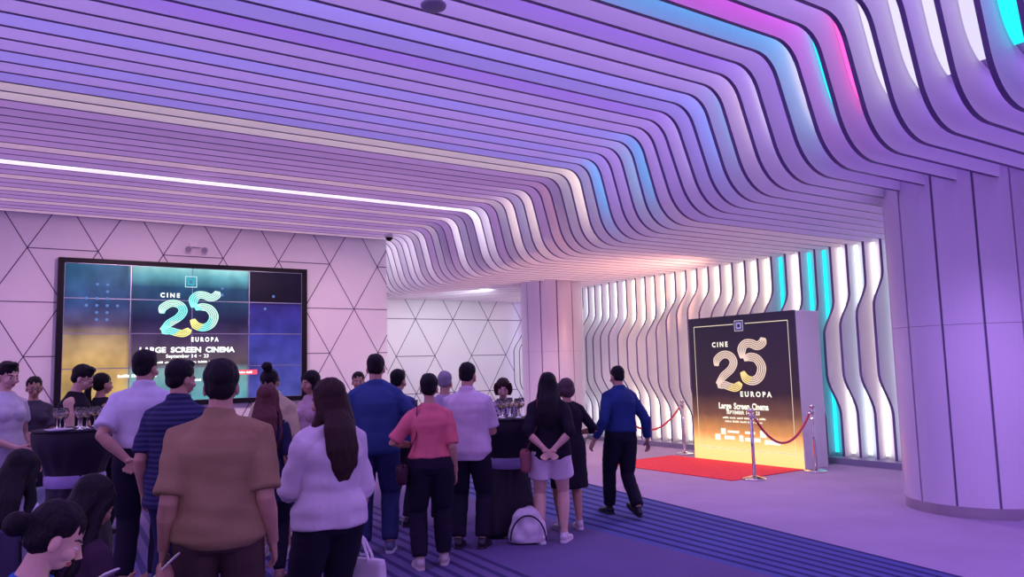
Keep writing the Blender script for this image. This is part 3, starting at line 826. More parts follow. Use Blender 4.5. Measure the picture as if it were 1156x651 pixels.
        def hd(co):
            l = ii @ (co/1 - pv)
            n_ = noise.noise(V((l.x*55, l.y*55, l.z*9)))*.0042 + noise.noise(V((l.x*22, l.y*22, l.z*5))+V((3, 1, 2)))*.005
            return n_
        me = remesh(bm, vx, 2, hd)
        for v in me.vertices: v.co *= s
        me.materials.clear(); link('hair', me, hm, root, True)
    else: bm.free()
    # shirt
    sh = shirt or {}
    if sh:
        hem = sh.get('hem', -.06); loose = sh.get('loose', .016); bm = bmesh.new()
        rows = [r for r in TR if r[0] > hem+.02 and r[0] < .53]
        first = min(TR, key=lambda r: abs(r[0]-hem)); fr0 = (max(first[1], .13)*sh.get('flare', 1.0), max(first[2], .10)*sh.get('flare', 1.0))
        pts_ = [T((0, 0, hem))] + [T((0, 0, r[0])) for r in rows] + [T((0, 0, .53))]
        rds = [(fr0[0]*bw(0)+loose, fr0[1]*bw(0)+loose)] + [(r[1]*bw(r[0])+loose, r[2]*bw(r[0])+loose*1.1) for r in rows] + [(.078 if not fem else .068, .066)]
        if hem < -.09:
            pts_ = [T((0, 0, hem))] + [T((0, 0, r[0])) for r in TR if -.04 < r[0] < .53] + [T((0, 0, .53))]
            rr2 = [r for r in TR if -.04 < r[0] < .53]
            rds = [(.172*sh.get('flare', 1.0)*b+loose, .125*sh.get('flare', 1.0)*b+loose)] + [(r[1]*bw(r[0])+loose, r[2]*bw(r[0])+loose*1.1) for r in rr2] + [(.078 if not fem else .068, .066)]
        tube(bm, pts_, rds, ref=Rm @ V((0, 1, 0)), n=26)
        if fem:
            for sg in (-1, 1): ell(bm, T((sg*.062, .083*b, .335)), (.070, .064, .068))
        sl = sh.get('sleeve', .7)          # 0..1 upper arm, 1..2 forearm
        if sl > 0:
            for sg, S_, E_, W, pose in arms:
                r0 = (.052 if fem else .060)*(.5+.5*b) + sh.get('sl', 0)
                P = [T((sg*sw*.25, -.005, .495)), S_ + V((0, 0, .002)), S_.lerp(E_, min(sl, 1)*.5), S_.lerp(E_, min(sl, 1))]
                Rr = [r0*.62, r0*1.04, r0*1.04, r0*1.04]
                if sl > 1: P += [E_.lerp(W, (sl-1)*.5), E_.lerp(W, sl-1)]; Rr = [r0*1.08, r0*1.1, r0*.95, r0*.86, r0*.75, r0*.62]
                tube(bm, P, Rr, n=14)
        if sh.get('collar'):
            tube(bm, [T((0, -.008, .495)), T((0, -.004, .53)), T((0, 0, .562))], [(nr+.026, nr+.024), (nr+.018, nr+.018), (nr+.014, nr+.016)], n=18)
        sd_ = random.random()*50
        def cl(co):
            l = Rm.transposed() @ (co - hip)
            n1 = noise.noise(V((l.x*9, l.y*9, l.z*3.2))+V((sd_, 0, 0)))*.010
            n2 = noise.noise(V((l.x*4+l.z*7, l.y*5, l.z*12))+V((0, sd_, 0)))*.008*sh.get('fold', 1)
            return n1 + n2 + .006
        me = remesh(bm, vx+.0015, 2, cl)
        for v in me.vertices: v.co *= s
        me.materials.clear()
        link('shirt' if not sh.get('dress') else 'dress', me, sh['mat'], root, True)
    # lower garment
    pa = pants or {}
    if pa:
        bm = bmesh.new(); e = pa.get('loose', .014); kd = pa['kind']
        TRp = [r for r in TR if r[0] <= .11]
        pl = [(z_, rx*bw(z_)+e, ry*bw(z_)+e) for z_, rx, ry in TRp] + [(pa.get('top', .12), TR[3][1]*1.06*b+e, TR[3][2]*1.06*b+e)]
        tube(bm, [T((0, 0, z_)) if z_ > 0 else hip + V((0, 0, z_)) for z_, *_ in pl], [(a_, c_) for _, a_, c_ in pl], ref=(0, 1, 0), n=22)
        if kd in ('trousers', 'shorts', 'slim'):
            for sg, Hj, K_, A_, yw, pt in legs:
                up = .098*tf; kn = .072*tf if kd != 'slim' else .064*tf; an = .064 if kd != 'slim' else .048
                if kd == 'shorts':
                    q = pa.get('len', .42); tube(bm, [Hj+V((0, 0, .05)), Hj, Hj.lerp(K_, q*.5), Hj.lerp(K_, q)], [.09, up+.004, up+.004, up+.006], n=18)
                else:
                    end = K_.lerp(A_, .95)
                    tube(bm, [Hj+V((0, 0, .05)), Hj, Hj.lerp(K_, .4), Hj.lerp(K_, .85), K_, K_.lerp(A_, .35), K_.lerp(A_, .7), end], [.09, up, up*.96, kn*1.12, kn, kn*.97, (kn+an)/2, an], n=18)
        elif kd == 'skirt':
            q = pa.get('len', .45)
            m0 = hip + V((0, 0, -.05)); m1 = hip + V((0, .0, -q))
            tube(bm, [hip+V((0, 0, .05)), m0, m1], [(.175*b+e, .13*b+e), (.182*b+e, .14*b+e), (.19*b+pa.get('flare', .02), .15*b+pa.get('flare', .02))], ref=(0, 1, 0), n=22)
        sd_ = random.random()*50
        def pd(co):
            return noise.noise(V((co.x*9, co.y*9, co.z*4))+V((sd_, 0, 0)))*.007 + noise.noise(V((co.x*5, co.y*5, co.z*22))+V((0, sd_, 0)))*.004 + .005
        me = remesh(bm, vx+.002, 2, pd)
        for v in me.vertices: v.co *= s
        me.materials.clear(); link({'trousers': 'trousers', 'slim': 'trousers', 'shorts': 'shorts', 'skirt': 'skirt'}[kd], me, pa['mat'], root, True)
    # shoes
    if shoes is not None:
        for sg, Hj, K_, A_, yw, pt in legs:
            fd = Matrix.Rotation(rad(yw), 3, 'Z') @ Matrix.Rotation(rad(-pt), 3, 'X') @ V((0, 1, 0))
            upv = V((0, 0, 1)); upv = (upv - fd*upv.dot(fd)).normalized()
            bm = bmesh.new()
            P = [A_-fd*.068-upv*.045, A_-fd*.05-upv*.040, A_+fd*.0-upv*.035, A_+fd*.06-upv*.047, A_+fd*.13-upv*.056, A_+fd*.185-upv*.060, A_+fd*.205-upv*.062]
            tube(bm, P, [(.022, .022), (.034, .038), (.039, .046), (.043, .034), (.047, .025), (.036, .018), (.016, .009)], ref=upv, n=16)
            tube(bm, [A_-upv*.05, A_-upv*.02, A_+V((0, 0, .012))], [.040, .042, .043], n=14)
            me = remesh(bm, .0075, 2)
            for v in me.vertices: v.co *= s
            me.materials.clear(); so = link('shoe', me, mat('shoe_leather', shoes, .42), root, True)
            bm = bmesh.new(); sdv = fd.cross(upv); c0 = A_ - upv*.078
            outl = [(-.075, 0), (-.068, .026), (-.03, .038), (.04, .040), (.10, .050), (.16, .046), (.20, .026), (.213, 0)]
            outl += [(a_, -c_) for a_, c_ in reversed(outl[1:-1])]
            top = [bm.verts.new((c0+fd*a_+sdv*c_+upv*.016)*s) for a_, c_ in outl]; bot = [bm.verts.new((c0+fd*a_+sdv*c_-upv*.006)*s) for a_, c_ in outl]
            bm.faces.new(top); bm.faces.new(list(reversed(bot)))
            for i in range(len(top)): j = (i+1) % len(top); bm.faces.new((top[i], bot[i], bot[j], top[j]))
            obj('sole', bm, mat('shoe_sole', sole or (.02, .02, .03), .6), so)
    root['s'] = s
    root.pop('s') if hasattr(root, 'pop') else None
    W2 = lambda p: Matrix.Translation(root.location) @ Matrix.Rotation(root.rotation_euler.z, 4, 'Z') @ (V(p)*s)
    return dict(root=root, T=T, Hd=Hd, arms={a[0]: a for a in arms}, s=s, world=W2, sw=sw, legs=legs)

def fab(name, col, rough=.8, **k):
    return mat(name, col, rough, var=k.pop('var', .12), vscale=k.pop('vscale', 6), bump=k.pop('bump', .14), bscale=k.pop('bscale', 90), spec=.15, **k)
DK = fab('black_trousers_cloth', (.016, .012, .028)); NAVY = fab('navy_trousers_cloth', (.022, .025, .075)); JEAN = fab('dark_denim', (.03, .04, .12))
BLK = fab('black_knit', (.013, .010, .020)); 
P = {}
P[1] = person((.10, 8.90), 150, 1.85, 'short haired person in a white top and pale skirt holding a blue grey bag', 'f', 1.0, head=(5, 8),
              shirt=dict(mat=fab('white_top_cloth', (.62, .58, .66)), sleeve=.6, hem=-.14), pants=dict(kind='skirt', mat=fab('pale_skirt_cloth', (.45, .40, .52)), len=.40), hair=('short', 'black'), larm='bag', rarm='front', skin='light')
P[2] = person((.38, 10.17), 176, 1.71, 'woman in glasses and a dark grey top with folded arms by the wall', 'f', 1.0, head=(0, 6),
              shirt=dict(mat=fab('dark_grey_top', (.075, .065, .10)), sleeve=.75, hem=-.12), pants=dict(kind='trousers', mat=DK), hair=('bun', 'black'), larm='cross', rarm='cross')
P[3] = person((.66, 9.13), 112, 1.82, 'short haired person in a black sleeveless top looking down behind the glass table', 'f', 1.1, lean=6, head=(0, 16),
              shirt=dict(mat=BLK, sleeve=0, hem=-.10, loose=.02), pants=dict(kind='skirt', mat=BLK, len=.36), hair=('short', 'black'), larm='phone', rarm='front', skin='light', shoes=(.5, .45, .5))
P[4] = person((.98, 9.54), 70, 1.73, 'dark haired woman in black raising a glass to her mouth, beside the bare armed one', 'f', .98, head=(0, 0),
              shirt=dict(mat=BLK, sleeve=.6, hem=-.10), pants=dict(kind='trousers', mat=DK), hair=('pony', 'black'), larm='hold', rarm='drink')
P[5] = person((1.01, 6.83), 22, 1.885, 'man in a white short sleeved shirt, hands clasped behind his back, facing the video wall', 'm', 1.08, head=(-22, 4),
              shirt=dict(mat=fab('white_polo_cloth', (.62, .58, .68)), sleeve=.8, hem=.10, loose=.022, collar=True, sl=.006), pants=dict(kind='trousers', mat=DK), hair=('short', 'black'), larm='back', rarm='back', skin='tan')
P[6] = person((1.07, 5.75), 38, 1.78, 'man in a dark blue striped shirt, head turned, just behind the khaki shirt', 'm', 1.06, head=(-28, 4),
              shirt=dict(mat=mat('dark_stripe_cloth', (.022, .022, .07), .8, wave=((.045, .045, .12), 9, 'Z', .4), bump=.2, spec=.15), sleeve=.85, hem=-.14, loose=.026, collar=True), pants=dict(kind='trousers', mat=NAVY), hair=('short', 'black'), larm='down', rarm='hold')
P[7] = person((.92, 3.92), 18, 1.74, 'heavyset man in a loose khaki shirt and brown trousers seen from behind', 'm', 1.08, head=(0, 3),
              shirt=dict(mat=fab('khaki_cloth', (.31, .20, .11)), sleeve=.88, hem=-.05, loose=.030, sl=.010, collar=True, flare=1.02, fold=1.3), pants=dict(kind='trousers', mat=fab('brown_trousers_cloth', (.085, .048, .05)), loose=.02), hair=('short', 'black'), larm='down', rarm='down', skin='tan', fine=True)
P[8] = person((1.86, 6.38), 22, 1.58, 'woman with long auburn hair in dark clothes and sandals, between khaki shirt and yellow shirt', 'f', 1.0, head=(-8, 2),
              shirt=dict(mat=fab('navy_blouse', (.02, .02, .06)), sleeve=.9, hem=-.2, loose=.022), pants=dict(kind='slim', mat=DK), hair=('long', 'red'), larm='phone', rarm='down', shoes=(.22, .10, .09))
P[9] = person((2.20, 7.25), 222, 1.74, 'woman with a high bun and yellow shirt, head bowed, bare legged', 'f', 1.0, lean=8, head=(10, 34),
              shirt=dict(mat=fab('yellow_shirt_cloth', (.62, .52, .30)), sleeve=.95, hem=-.08, loose=.028, collar=True, sl=.012), pants=dict(kind='shorts', mat=fab('dark_shorts', (.03, .03, .07)), len=.40), hair=('topbun', 'black'), larm='hold', rarm='hold', skin='tan', shoes=(.45, .38, .42), sole=(.5, .45, .5))
P[10] = person((2.76, 7.88), 240, 1.69, 'dark haired woman in a pale pink top partly hidden by the white blouse', 'f', 1.0, head=(-10, 4),
              shirt=dict(mat=fab('pale_pink_cloth', (.50, .34, .40)), sleeve=.6, hem=-.1), pants=dict(kind='trousers', mat=JEAN), hair=('bob', 'black'), larm='hold', rarm='down', skin='tan', shoes=(.4, .3, .3))
P[11] = person((1.56, 4.16), -8, 1.63, 'woman with long dark hair in a loose white blouse, carrying the white tote bag', 'f', 1.12, head=(26, 4),
              shirt=dict(mat=fab('white_blouse_cloth', (.66, .58, .66)), sleeve=1.12, hem=-.03, loose=.030, sl=.018, fold=1.5), pants=dict(kind='slim', mat=DK), hair=('long', 'brown'), larm='phone', rarm='bag', skin='tan', fine=True)
P[12] = person((3.74, 9.00), 200, 1.67, 'distant man with cropped hair facing the room, just past the denim shirt', 'm', 1.0, shirt=dict(mat=fab('dark_shirt_cloth', (.05, .04, .09)), sleeve=.8), pants=dict(kind='trousers', mat=DK), hair=('crop', 'black'), skin='tan')
P[13] = person((2.97, 6.73), 26, 1.83, 'tall man in a blue denim shirt and jeans seen from behind', 'm', 1.12, head=(0, 6),
              shirt=dict(mat=fab('denim_shirt_cloth', (.038, .070, .21)), sleeve=1.6, hem=-.06, loose=.024, collar=True), pants=dict(kind='trousers', mat=JEAN), hair=('crop', 'black'), larm='elbowout', rarm='elbowout', shoes=(.10, .10, .20), sole=(.6, .6, .7))
P[14] = person((3.66, 7.72), 60, 1.68, 'dark haired person in blue, hidden but for the head beside the denim shirt', 'm', 1.0, head=(0, 5), shirt=dict(mat=fab('blue_shirt_dim', (.05, .07, .22)), sleeve=.8), pants=dict(kind='trousers', mat=DK), hair=('short', 'black'), larm='hold', rarm='hold')
P[15] = person((3.10, 5.91), 24, 1.63, 'woman in a coral pink knit top and black trousers, short dark hair, seen from behind', 'f', 1.12, head=(-6, 6),
              shirt=dict(mat=fab('coral_knit', (.70, .16, .20), bscale=50), sleeve=.92, hem=.07, loose=.018, sl=.004), pants=dict(kind='trousers', mat=DK, top=.13), hair=('short', 'black'), larm='elbowout', rarm='down', skin='tan', shoes=(.5, .40, .42), sole=(.6, .5, .5),
              feet=((-.10, .02, 8), (.12, .14, -6)))
P[16] = person((4.04, 7.34), 40, 1.65, 'grey haired man mostly hidden between the coral top and the white shirt', 'm', 1.0, head=(-10, 4), shirt=dict(mat=fab('lilac_shirt_cloth', (.40, .32, .45)), sleeve=.8), pants=dict(kind='trousers', mat=DK), hair=('crop', 'grey'), skin='tan')
P[17] = person((3.73, 6.34), 44, 1.73, 'man in a pale untucked shirt and dark trousers standing at the glass table', 'm', 1.1, head=(-6, 6),
              shirt=dict(mat=fab('pale_barong_cloth', (.66, .52, .62)), sleeve=.85, hem=-.09, loose=.026, collar=True, sl=.006), pants=dict(kind='trousers', mat=DK), hair=('crop', 'black'), larm='front', rarm='hold', skin='tan')
P[18] = person((4.80, 7.36), 208, 1.55, 'woman with bobbed hair and patterned jacket facing the room behind glasses', 'f', 1.0, head=(-8, 12),
              shirt=dict(mat=mat('pattern_jacket', (.02, .016, .05), .7, wave=((.40, .34, .46), 12, 'DIAGONAL', 14), bump=.1), sleeve=1.7), pants=dict(kind='trousers', mat=DK), hair=('bob', 'brown'), larm='hold', rarm='phone', skin='light')
P[19] = person((4.45, 6.03), 38, 1.61, 'woman in a black top and white shorts, hands clasped behind her, white sneakers', 'f', 1.12, head=(6, 2),
              shirt=dict(mat=BLK, sleeve=1.15, hem=-.06, loose=.024, sl=.01), pants=dict(kind='shorts', mat=fab('white_shorts_cloth', (.70, .58, .66)), len=.56, loose=.02), hair=('long', 'black'), larm='back', rarm='back', skin='light', shoes=(.62, .52, .60), sole=(.7, .62, .7), feet=((-.12, -.02, 30), (.12, .03, -16)))
P[20] = person((4.93, 6.36), 20, 1.54, 'woman with streaked hair in a long black coat next to the white shorts', 'f', 1.0, head=(12, 4),
              shirt=dict(mat=fab('black_coat_cloth', (.014, .010, .022)), sleeve=1.3, hem=-.30, loose=.026, flare=1.0), pants=dict(kind='skirt', mat=BLK, len=.42), hair=('bob', 'streak'), larm='down', rarm='elbowout', skin='tan', shoes=(.60, .52, .60), sole=(.7, .62, .7))
P[21] = person((5.79, 6.52), 8, 1.66, 'man in a dark blue long sleeved shirt walking alone across the carpet', 'm', 1.06, lean=3, head=(0, 3), side=2,
              shirt=dict(mat=fab('royal_shirt_cloth', (.018, .042, .155)), sleeve=1.85, hem=.05, loose=.018, collar=True), pants=dict(kind='trousers', mat=fab('black_slacks', (.010, .009, .022))), hair=('crop', 'black'),
              larm=(.16, .05, -.47, (.2, -1, 0)), rarm=(.17, -.04, -.48, (.2, -1, 0)), feet=((-.03, .24, 0, .085), (.05, -.22, -4, .13, -22)), shoes=(.012, .010, .02))
# seated figures at the front
def chair(x, y, bearing, label, zs=.43):
    t = empty('chair', (x, y, 0), -rad(bearing), label, 'chair')
    mm = mat('chair_frame_black', (.02, .018, .03), .4, metal=.6); ms = fab('chair_fabric', (.05, .04, .09))
    bm = bmesh.new(); bx(bm, (-.21, -.20, zs-.06), (.21, .22, zs), bev=.02); obj('seat', bm, ms, t)
    bm = bmesh.new(); bx(bm, (-.20, -.275, zs+.18), (.20, -.235, zs+.46), bev=.015); obj('backrest', bm, ms, t)
    for sx in (-1, 1):
        bm = bmesh.new(); tube(bm, [(sx*.195, .19, zs-.055), (sx*.20, .21, 0)], [.012, .012], n=8); obj('leg', bm, mm, t)
        bm = bmesh.new(); tube(bm, [(sx*.195, -.255, zs+.40), (sx*.195, -.23, zs-.05), (sx*.20, -.30, 0)], [.012, .012, .012], n=8); obj('leg', bm, mm, t)
P[22] = person((.03, 3.06), 88, 1.60, 'seated woman in profile with pinned dark hair and a bright blue top', 'f', 1.05, lean=12, head=(0, 16), seated=True, fine=True,
              shirt=dict(mat=fab('bright_blue_cloth', (.03, .13, .55)), sleeve=.5, hem=-.04, loose=.012), pants=dict(kind='trousers', mat=DK), hair=('bun', 'black'), larm='lap', rarm=(-.04, .20, .0, (.6, -.3, -1)), skin='light')
chair(.01, 3.06, 88, 'dark chair under the seated woman in the blue top')
P[23] = person((.10, 5.13), 30, 1.60, 'seated woman with long black hair and a white top, beyond the seated blue top', 'f', 1.0, lean=6, head=(-10, 14), seated=True,
              shirt=dict(mat=fab('white_tee_cloth', (.50, .46, .60)), sleeve=.7, hem=-.04), pants=dict(kind='trousers', mat=JEAN), hair=('long', 'black'), larm='lap', rarm='lap', skin='tan')
chair(.10, 5.13, 30, 'dark chair under the seated woman with long black hair')
P[24] = person((.24, 3.76), 60, 1.57, 'seated person in dark clothes holding a lit phone, just beyond the seated blue top', 'f', 1.1, lean=12, head=(0, 14), seated=True,
              shirt=dict(mat=fab('plum_cloth', (.045, .02, .045)), sleeve=1.5, hem=-.04), pants=dict(kind='trousers', mat=NAVY), hair=('long', 'black'), larm='reach', rarm=(.10, .27, -.10, (.5, -.2, -1)), skin='brown')
chair(.24, 3.76, 60, 'dark chair under the seated person in dark clothes')

# ------------------------------------------------------------------ things carried
def at_hand(p, sg, out=.085):
    _, S_, E_, W, _p = p['arms'][sg]
    f = (W-E_).normalized()
    return p['world'](W + f*out), (p['world'](W+f) - p['world'](W)).normalized()
def tote(loc, rz, w, h, d, m, label, cat='bag', handle=.22, name='tote_bag'):
    t = empty(name, loc, rz, label, cat)
    bm = bmesh.new(); n = 10; rows = []
    for i in range(n+1):
        v = i/n; z = h*v
        ww = w*(.5 - .02*v + .03*math.sin(v*PI)); dd = d*(.5*(1-v*.7) + .04)
        ring = []
        for k in range(28):
            a = 2*PI*k/28; ca, sa = math.cos(a), math.sin(a)
            x = ww*math.copysign(abs(ca)**.45, ca); y_ = dd*math.copysign(abs(sa)**.45, sa)
            nn = noise.noise(V((x*9, y_*9, z*7)))*.012
            ring.append(bm.verts.new((x+nn, y_+nn, z)))
        rows.append(ring)
    for a, b in zip(rows, rows[1:]):
        for k in range(28): bm.faces.new((a[k], a[(k+1) % 28], b[(k+1) % 28], b[k]))
    bm.faces.new(list(reversed(rows[0]))); bm.faces.new(rows[-1])
    obj('bag_body', bm, m, t, smooth=True)
    for sy in (-1, 1):
        bm = bmesh.new(); y_ = sy*d*.14
        tube(bm, [(-w*.25, y_, h*.85), (-w*.22, y_, h+.02), (-w*.10, y_*.6, h+handle*.75), (0, 0, h+handle), (w*.10, y_*.6, h+handle*.75), (w*.22, y_, h+.02), (w*.25, y_, h*.85)], [(.004, .013)]*7, ref=(0, 1, 0), n=8)
        obj('handle', bm, m, t, smooth=True)
    return t
def bag_from_hand(p, sg, handle, h, **k):
    w, _ = at_hand(p, sg, .075)
    return (w.x, w.y, w.z - h - handle)
def phone(p, sg, label, lit=True, tilt=35):
    w, f = at_hand(p, sg, .09)
    t = empty('phone', w, 0, label, 'phone')
    to = (p['world'](p['Hd']((0, .09, .05))) - w).normalized()
    t.rotation_euler = to.to_track_quat('Z', 'Y').to_euler()
    t.location = w + to*.03
    bm = bmesh.new(); bx(bm, (-.037, -.075, -.004), (.037, .075, .004), bev=.003); obj('case', bm, mat('phone_case', (.5, .42, .5), .3), t)
    bm = bmesh.new(); bx(bm, (-.033, -.070, .0041), (.033, .070, .0048)); obj('screen', bm, glow('phone_screen', (.75, .65, .85), .8 if lit else .2), t)
phone(P[22], 1, 'phone in the hands of the seated blue top woman')
phone(P[24], 1, 'lit phone held out by the seated person in dark clothes')
white_bag = fab('white_canvas', (.68, .60, .68)); 
hh = .14; ph = .38
tote(bag_from_hand(P[11], 1, hh, .30), rad(-60), .36, .30, .14, white_bag, 'white tote bag hanging from the hand of the long haired woman in the white blouse', handle=hh)
tote(bag_from_hand(P[1], -1, .20, .32), rad(20), .30, .32, .12, fab('pale_blue_canvas', (.40, .44, .58)), 'pale blue grey cloth bag at the side of the leftmost standing person', handle=.20)
# brown handbag on the hip of the woman in shorts
def handbag(p, sg, off, m, label, w=.26, h=.20, d=.09, drop=.05, strap_to=1, rz=0):
    c = p['world'](p['T']((sg*off, -.02, drop)))
    t = empty('handbag', (c.x, c.y, c.z-h), p['root'].rotation_euler.z + rad(rz), label, 'bag')
    bm = bmesh.new(); bx(bm, (-d/2, -w/2, 0), (d/2, w/2, h), bev=.03); obj('bag_body', bm, m, t, smooth=True)
    bm = bmesh.new(); bx(bm, (-d/2-.006, -w/2+.01, h*.45), (d/2+.006, w/2-.01, h+.006), bev=.02); obj('flap', bm, m, t, smooth=True)
    a = p['world'](p['T']((sg*p['sw']*.75, 0, .545))) - V(t.location)
    a = Matrix.Rotation(-t.rotation_euler.z, 3, 'Z') @ a
    bm = bmesh.new(); tube(bm, [(0, w*.42, h*.9), V((a.x*.9, a.y+.085, a.z*.6)), V((a.x, a.y+.05, a.z-.01)), V((a.x, a.y, a.z+.02)), V((a.x, a.y-.06, a.z-.01)), V((a.x*.9, a.y-.10, a.z*.6)), (0, -w*.42, h*.9)], [(.004, .011)]*7, n=8)
    obj('strap', bm, m, t, smooth=True)
handbag(P[19], -1, .245, fab('rose_brown_leather', (.30, .10, .12), .45), 'rose brown handbag on the hip of the woman in white shorts', drop=.02)
handbag(P[8], 1, .235, fab('black_leather', (.015, .012, .02), .4), 'black shoulder bag hanging beside the auburn haired woman', drop=.08)
# thin shoulder strap bag of the coral woman
handbag(P[15], -1, .25, fab('dark_wine_leather', (.05, .015, .03), .4), 'dark small bag at the left hip of the coral top woman', w=.20, h=.15, drop=.0)
# backpack on the floor by the table
t = empty('backpack', (4.26, 6.16, 0), rad(-34), 'white backpack with dark piping lying on the floor beside the white shorts woman', 'bag')
bm = bmesh.new(); tube(bm, [(0, 0, .012), (0, 0, .06), (0, 0, .16), (-.01, .01, .26), (-.02, .02, .325)], [(.165, .10), (.185, .12), (.175, .11), (.13, .085), (.06, .05)], ref=(0, 1, 0), n=26)
me = remesh(bm, .012, 4, lambda c: noise.noise(c*9)*.022); me.materials.clear()
link('bag_body', me, white_bag, t, True)
bm = bmesh.new(); tube(bm, [(.165*math.cos(a), -.118+.02*math.sin(a), .05+.22*math.sin(a)) for a in [k*PI/20 for k in range(21)]], [.008]*21, n=8); obj('piping', bm, black_cloth, t, smooth=True)
bm = bmesh.new(); tube(bm, [(-.06, .02, .315), (-.05, .02, .38), (0, .0, .41), (.05, .02, .38), (.06, .02, .315)], [(.006, .014)]*5, n=8); obj('handle', bm, black_cloth, t, smooth=True)

# glasses for the woman in grey, worn on the face
def eyeglasses(p, label):
    c = p['world']((0, 0, 0))
    t = bpy.data.objects.new('eyeglasses', None); COL.objects.link(t); t.parent = p['root']
    s = p['s']; bm = bmesh.new()
    for sg in (-1, 1):
        ps = [p['Hd']((sg*.031+.022*math.cos(a), .098, .050+.017*math.sin(a)))*s for a in [k*2*PI/16 for k in range(17)]]
        tube(bm, ps, [.0022]*17, n=6)
        tube(bm, [p['Hd']((sg*.053, .098, .054))*s, p['Hd']((sg*.078, .05, .056))*s, p['Hd']((sg*.078, -.005, .056))*s], [.002]*3, n=6)
    tube(bm, [p['Hd']((-.009, .099, .052))*s, p['Hd']((.009, .099, .052))*s], [.002]*2, n=6)
    bpy.data.objects.remove(t)
    obj('eyeglasses', bm, black_m, p['root'])
eyeglasses(P[2], ''); eyeglasses(P[3], '')

# ------------------------------------------------------------------ cocktail tables and glasses
def cocktail_table(x, y, r, h, label):
    t = empty('cocktail_table', (x, y, 0), rad(20), label, 'table')
    bm = bmesh.new(); lathe(bm, [(0, h-.02), (r, h-.02), (r+.004, h-.01), (r, h), (0, h)], 40); obj('tabletop', bm, black_cloth, t)
    # stretch cloth: pinched in the middle, four corners at the foot
    bm = bmesh.new(); rows = []; n = 48
    for i in range(25):
        v = i/24; z = .02 + (h-.045)*v
        ring = []
        for k in range(n):
            a = 2*PI*k/n
            foot = .30 + .06*math.cos(4*a)
            waist = r*.62 + .012*math.cos(9*a+z*5)
            if v < .62: rr = foot + (waist-foot)*sstep(0, .62, v)
            else: rr = waist + (r+.004-waist)*sstep(.62, .97, v)
            rr += .010*math.sin(13*a + 3*math.sin(z*4))*(1-sstep(.8, 1, v))
            ring.append(bm.verts.new((rr*math.cos(a), rr*math.sin(a), z)))
        rows.append(ring)
    for a, b in zip(rows, rows[1:]):
        for k in range(n): bm.faces.new((a[k], a[(k+1) % n], b[(k+1) % n], b[k]))
    bm.faces.new(list(reversed(rows[0])))
    cl = obj('table_cover', bm, black_cloth, t, smooth=True)
    zs_ = .02+(h-.045)*.62
    bm = bmesh.new(); lathe(bm, [(r*.62+.018, zs_-.055), (r*.62+.03, zs_-.03), (r*.62+.032, zs_+.03), (r*.62+.020, zs_+.055)], 40); obj('sash', bm, lilac_cloth, t, smooth=True)
    bm = bmesh.new(); lathe(bm, [(0, 0), (.24, 0), (.24, .015), (0, .019)], 32); obj('foot_plate', bm, steel_m, t)
    return t
cocktail_table(.66, 8.28, .36, 1.20, 'black covered cocktail table with glasses in front of the bare armed person')
cocktail_table(4.39, 6.66, .30, 1.15, 'black covered cocktail table with glasses beside the woman in white shorts')
def wine_glass_proto():
    t = empty('wine_glass')
    bm = bmesh.new(); lathe(bm, [(0, .0), (.032, .0), (.032, .003), (.006, .008), (.004, .02), (.004, .085), (.008, .092)], 20); obj('stem', bm, glass_m, t, smooth=True)
    bm = bmesh.new(); lathe(bm, [(.0, .090), (.02, .096), (.034, .12), (.036, .145), (.029, .19), (.0275, .19), (.034, .145), (.032, .122), (.019, .099), (.0, .094)], 20); b = obj('bowl', bm, glass_m, t, smooth=True)
    bm = bmesh.new(); lathe(bm, [(0, .0945), (.0185, .1), (.0312, .122), (.032, .135), (0, .135)], 20); obj('wine', bm, mat('white_wine', (.75, .6, .35), .1, trans=.8), b, smooth=True)
    return t
proto = wine_glass_proto(); first = True
for (cx, cy, h, R, lab, grp) in ((.66, 8.28, 1.20, .26, 'stemmed wine glass on the table in front of the bare armed person', 'wine glasses on the table before the video wall'), (4.39, 6.66, 1.15, .22, 'stemmed wine glass on the table beside the woman in white shorts', 'wine glasses on the table before the far column')):
    for i in range(9):
        a = i*2.4+.5; rr = R*math.sqrt((i+.3)/9)
        o = proto if first else copy_tree(proto); first = False
        o.location = (cx+rr*math.cos(a), cy+rr*math.sin(a), h+.0005); o.rotation_euler.z = a
        tag(o, lab, 'glass', grp)
bm = bmesh.new(); lathe(bm, [(0, 0), (.09, 0), (.115, .012), (.115, .016), (.085, .006), (0, .006)], 28)
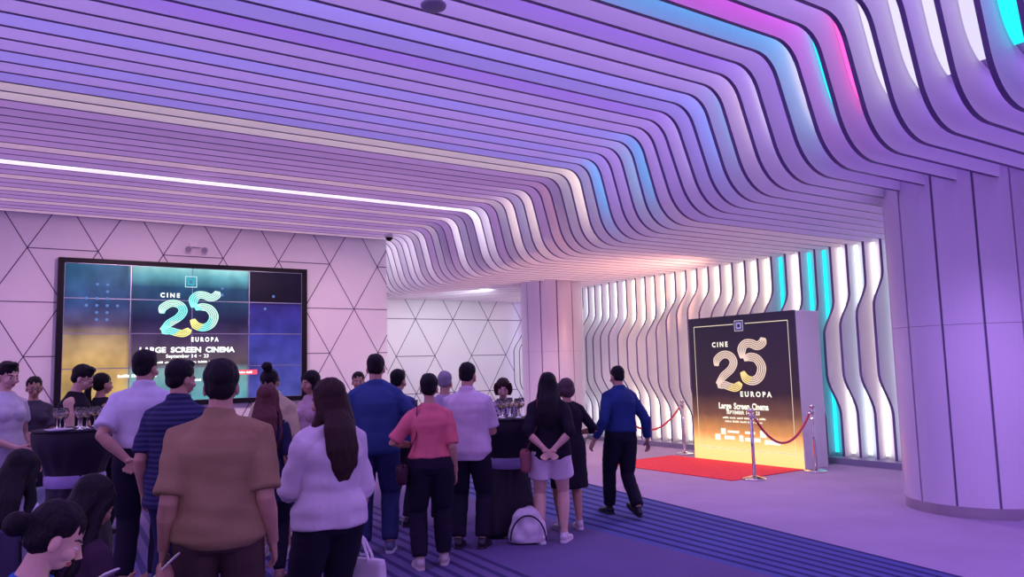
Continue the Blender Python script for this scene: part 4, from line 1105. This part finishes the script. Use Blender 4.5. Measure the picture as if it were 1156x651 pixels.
o = obj('plate', bm, mat('white_china', (.75, .7, .75), .2), smooth=True); o.location = (.50, 8.02, 1.2005); tag(o, 'white plate on the near side of the table in front of the bare armed person', 'plate')
# ------------------------------------------------------------------ light
w = bpy.data.worlds.new('lobby_beyond'); sc.world = w; w.use_nodes = True
w.node_tree.nodes['Background'].inputs['Color'].default_value = (.56, .34, 1.0, 1)
w.node_tree.nodes['Background'].inputs['Strength'].default_value = .85
def lamp(name, kind, loc, col, power, size=.3, target=None, spot=None, blend=.6):
    l = bpy.data.lights.new(name, kind); l.color = col; l.energy = power
    if kind == 'AREA': l.shape = 'DISK'; l.size = size
    else: l.shadow_soft_size = size
    if spot: l.spot_size = rad(spot); l.spot_blend = blend
    o = bpy.data.objects.new(name, l); COL.objects.link(o); o.location = loc
    if target is not None: o.rotation_euler = (V(target)-V(loc)).to_track_quat('-Z', 'Y').to_euler()
    return o
lamp('added_downlight', 'SPOT', (9.2, 11.0, 3.42), (1.0, .66, .60), 170, .1, (9.2, 11.0, 0), 140)  # this and the next spots are added under the blades, without fixtures
lamp('added_downlight', 'SPOT', (8.7, 7.0, 3.42), (.85, .55, 1.0), 140, .1, (8.6, 7.0, 0), 140)
lamp('added_downlight', 'SPOT', (7.0, 2.0, 3.42), (.55, .32, 1.0), 170, .1, (7.0, 2.6, 0), 130)
lamp('added_downlight', 'SPOT', (2.4, 11.3, 4.5), (1.0, .58, .76), 330, .2, (2.6, 14.5, 0), 125)
lamp('added_downlight', 'SPOT', (5.4, 11.6, 4.5), (1.0, .66, .80), 240, .2, (5.8, 14.5, 0), 120)
lamp('added_downlight', 'SPOT', (9.6, 15.0, 3.42), (.90, .94, 1.0), 170, .1, (9.8, 17.4, 0), 140)
lamp('added_uplight', 'SPOT', (10.55, 9.3, 2.47), (1.0, .46, .26), 170, .08, (9.6, 10.8, 3.5), 140)  # warm spot added on top of the poster box to tint the soffit
sc.view_settings.view_transform = 'Standard'; sc.view_settings.look = 'None'
sc.view_settings.gamma = 1; sc.view_settings.use_curve_mapping = False; sc.view_settings.exposure = 0.3
